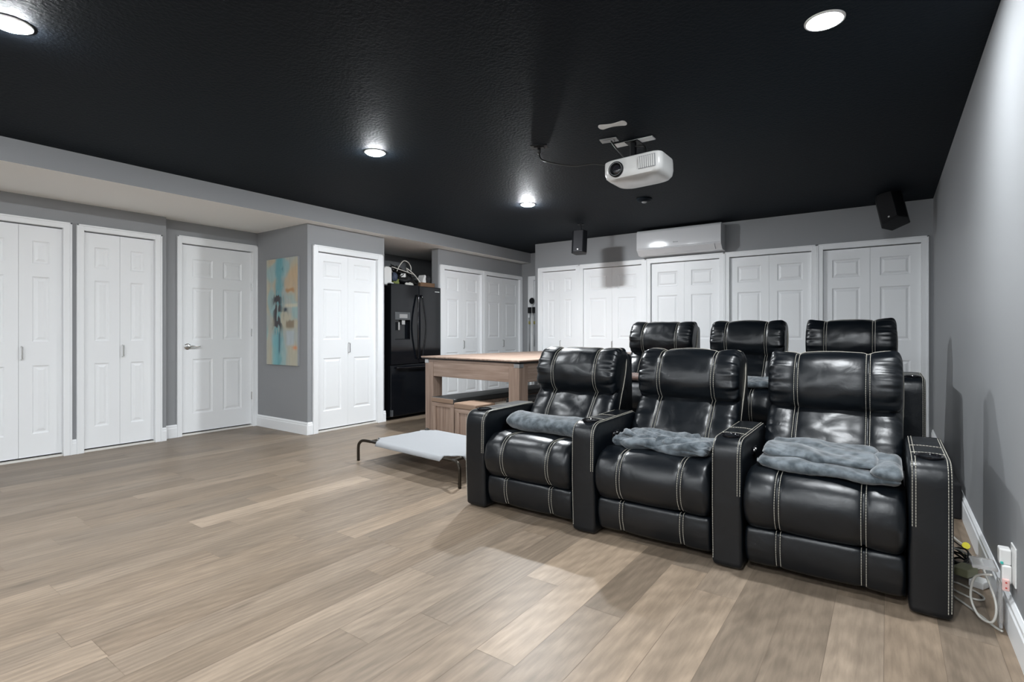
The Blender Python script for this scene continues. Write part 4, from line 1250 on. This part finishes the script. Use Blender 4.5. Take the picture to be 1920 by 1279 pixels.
pole('white pole with round black head, tallest by the passage door', -4.835, -0.0, 1.58, 'round', M['white_plastic'])
pole('black-headed grey pole rightmost by the passage door', -4.79, 0.01, 1.47, 'sq', M['grey_plastic'], (0.12, 0.6))

# ------------------------------------------------------------------ outlet and cables at the right wall
ow = thing('wall_outlet', 'white wall outlet low on the right wall with adapters plugged in', 'outlet', (XR, 2.60, 0.20))
part(MB().box(XR - 0.006, XR - 0.0003, 2.545, 2.625, 0.195, 0.335), 'cover_plate', M['white_plastic'], ow, bevel=0.002)
ad = thing('plug_adapter', 'white multi-way plug adapter with pink and teal markings on the wall outlet', 'adapter', (XR - 0.03, 2.60, 0.19))
part(MB().box(XR - 0.040, XR - 0.0065, 2.60, 2.645, 0.255, 0.312).box(XR - 0.034, XR - 0.0065, 2.592, 2.63, 0.190, 0.2555), 'body', M['white_plastic'], ad, bevel=0.005)
part(MB().box(XR - 0.034, XR - 0.014, 2.578, 2.5915, 0.168, 0.210), 'pink_socket', M['pink'], ad, bevel=0.003)
part(MB().lathe([(0.003, 0), (0.003, 0.001)], (XR - 0.024, 2.5775, 0.199), 10, Matrix.Rotation(math.pi / 2, 4, 'X')).lathe([(0.003, 0), (0.003, 0.001)], (XR - 0.024, 2.5775, 0.180), 10, Matrix.Rotation(math.pi / 2, 4, 'X')), 'socket_hole', M['red_dot'], ad)
part(MB().lathe([(0.005, 0), (0.004, 0.005)], (XR - 0.033, 2.5995, 0.262), 12, Matrix.Rotation(math.pi / 2, 4, 'X')), 'indicator', M['teal_dot'], ad)
gd = thing('clear_guard', 'clear plastic cover sticking out from the adapters at the right wall', 'plastic guard', (XR - 0.1, 2.62, 0.22))
part(MB().box(XR - 0.115, XR - 0.042, 2.60, 2.70, 0.222, 0.236), 'ledge', M['clear'], gd, bevel=0.004)
part(MB().box(XR - 0.040, XR - 0.030, 2.600, 2.66, 0.02, 0.184), 'back_plate', M['clear'], gd, bevel=0.002)

def cable(label, pts, r, mat, name='power_cable', n=8):
    return tag(MB().tube(spline(pts, n), r, 8).build(name, mat, smooth=True), label, 'cable', 'cables behind the front row')
cable('white cable looping down from the adapter to the floor at the right wall',
      [(XR - 0.06, 2.60, 0.21), (XR - 0.10, 2.66, 0.17), (XR - 0.11, 2.69, 0.08), (XR - 0.09, 2.66, 0.025), (XR - 0.055, 2.62, 0.03), (XR - 0.045, 2.64, 0.10), (XR - 0.075, 2.75, 0.20)], 0.0042, M['cable_white'])
cable('white cable lying on the floor from the right recliner arm to the wall',
      [(0.215, 2.86, 0.005), (0.25, 2.80, 0.005), (0.29, 2.72, 0.005), (0.325, 2.64, 0.005), (0.34, 2.60, 0.012)], 0.0042, M['cable_white'])
cable('white cable in a flat loop on the floor beside the recliner arm',
      [(0.212, 3.02, 0.005), (0.26, 3.00, 0.005), (0.315, 2.93, 0.005), (0.32, 2.88, 0.005), (0.28, 2.87, 0.005), (0.212, 2.94, 0.005)], 0.0042, M['cable_white'])
cable('white cable running back along the baseboard to the yellow tag',
      [(0.305, 3.38, 0.06), (0.285, 3.62, 0.02), (0.255, 3.9, 0.006), (0.235, 4.02, 0.006)], 0.0045, M['cable_white'])
cable('thin black cable crossing to the yellow tag behind the recliner arm', [(0.215, 3.32, 0.13), (0.26, 3.33, 0.09), (0.315, 3.34, 0.045), (0.335, 3.22, 0.03)], 0.003, M['cable_black'])
bu = MB(); rr = random.Random(4)
for q in range(6):
    cy = 3.18 + 0.012 * q; cz = 0.022 + 0.010 * (q % 3)
    pts = [(0.262 + 0.045 * math.cos(2 * math.pi * k / 14 + q), cy + 0.10 * math.sin(2 * math.pi * k / 14 + q), cz + 0.012 * math.sin(4 * math.pi * k / 14 + q) + 0.008 * q * .5) for k in range(14)]
    bu.tube(spline(pts, 3, True), 0.0045, 6, closed=True)
tag(bu.build('cable_bundle', M['cable_black'], smooth=True), 'coiled bundle of black cables on the floor behind the recliner arm', 'cable')
cable('white cable looped over the black bundle', [(0.213, 3.22, 0.055), (0.25, 3.26, 0.075), (0.30, 3.24, 0.065), (0.335, 3.15, 0.035)], 0.0045, M['cable_white'])
o = MB().box(-0.03, 0.03, -0.045, 0.045, 0, 0.035, Matrix.Translation((0.278, 3.055, 0.034)) @ Matrix.Rotation(math.radians(-28), 4, 'Z')).build('power_adapter', M['olive'], bevel=0.004)
tag(o, 'olive grey power brick lying on the cable bundle', 'power adapter')
o = MB().box(-0.026, 0.026, -0.035, 0.035, 0, 0.030, Matrix.Translation((0.325, 3.035, 0.001)) @ Matrix.Rotation(math.radians(-28), 4, 'Z')).build('power_adapter', M['white_plastic'], bevel=0.004)
tag(o, 'white power brick on the floor against the baseboard', 'power adapter')
o = MB().tube([(0.308, 3.36, 0.060), (0.308, 3.335, 0.075)], 0.016, 10).build('cable_tag', M['yellow'], smooth='auto')
tag(o, 'bright yellow tag wrapped round the cables at the right wall', 'tag')

# ------------------------------------------------------------------ projection screen on the wall behind the camera
sc_ = thing('projection_screen', 'wide white projection screen on the wall behind the camera', 'screen', (-2.8, YF, 0.9))
part(MB().box(-4.3, -1.3, YF + 0.001, YF + 0.03, 0.75, 2.25), 'screen_fabric', M['screen'], sc_)

# tidy helper property
for o in bpy.data.objects:
    if '_origin' in o: del o['_origin']
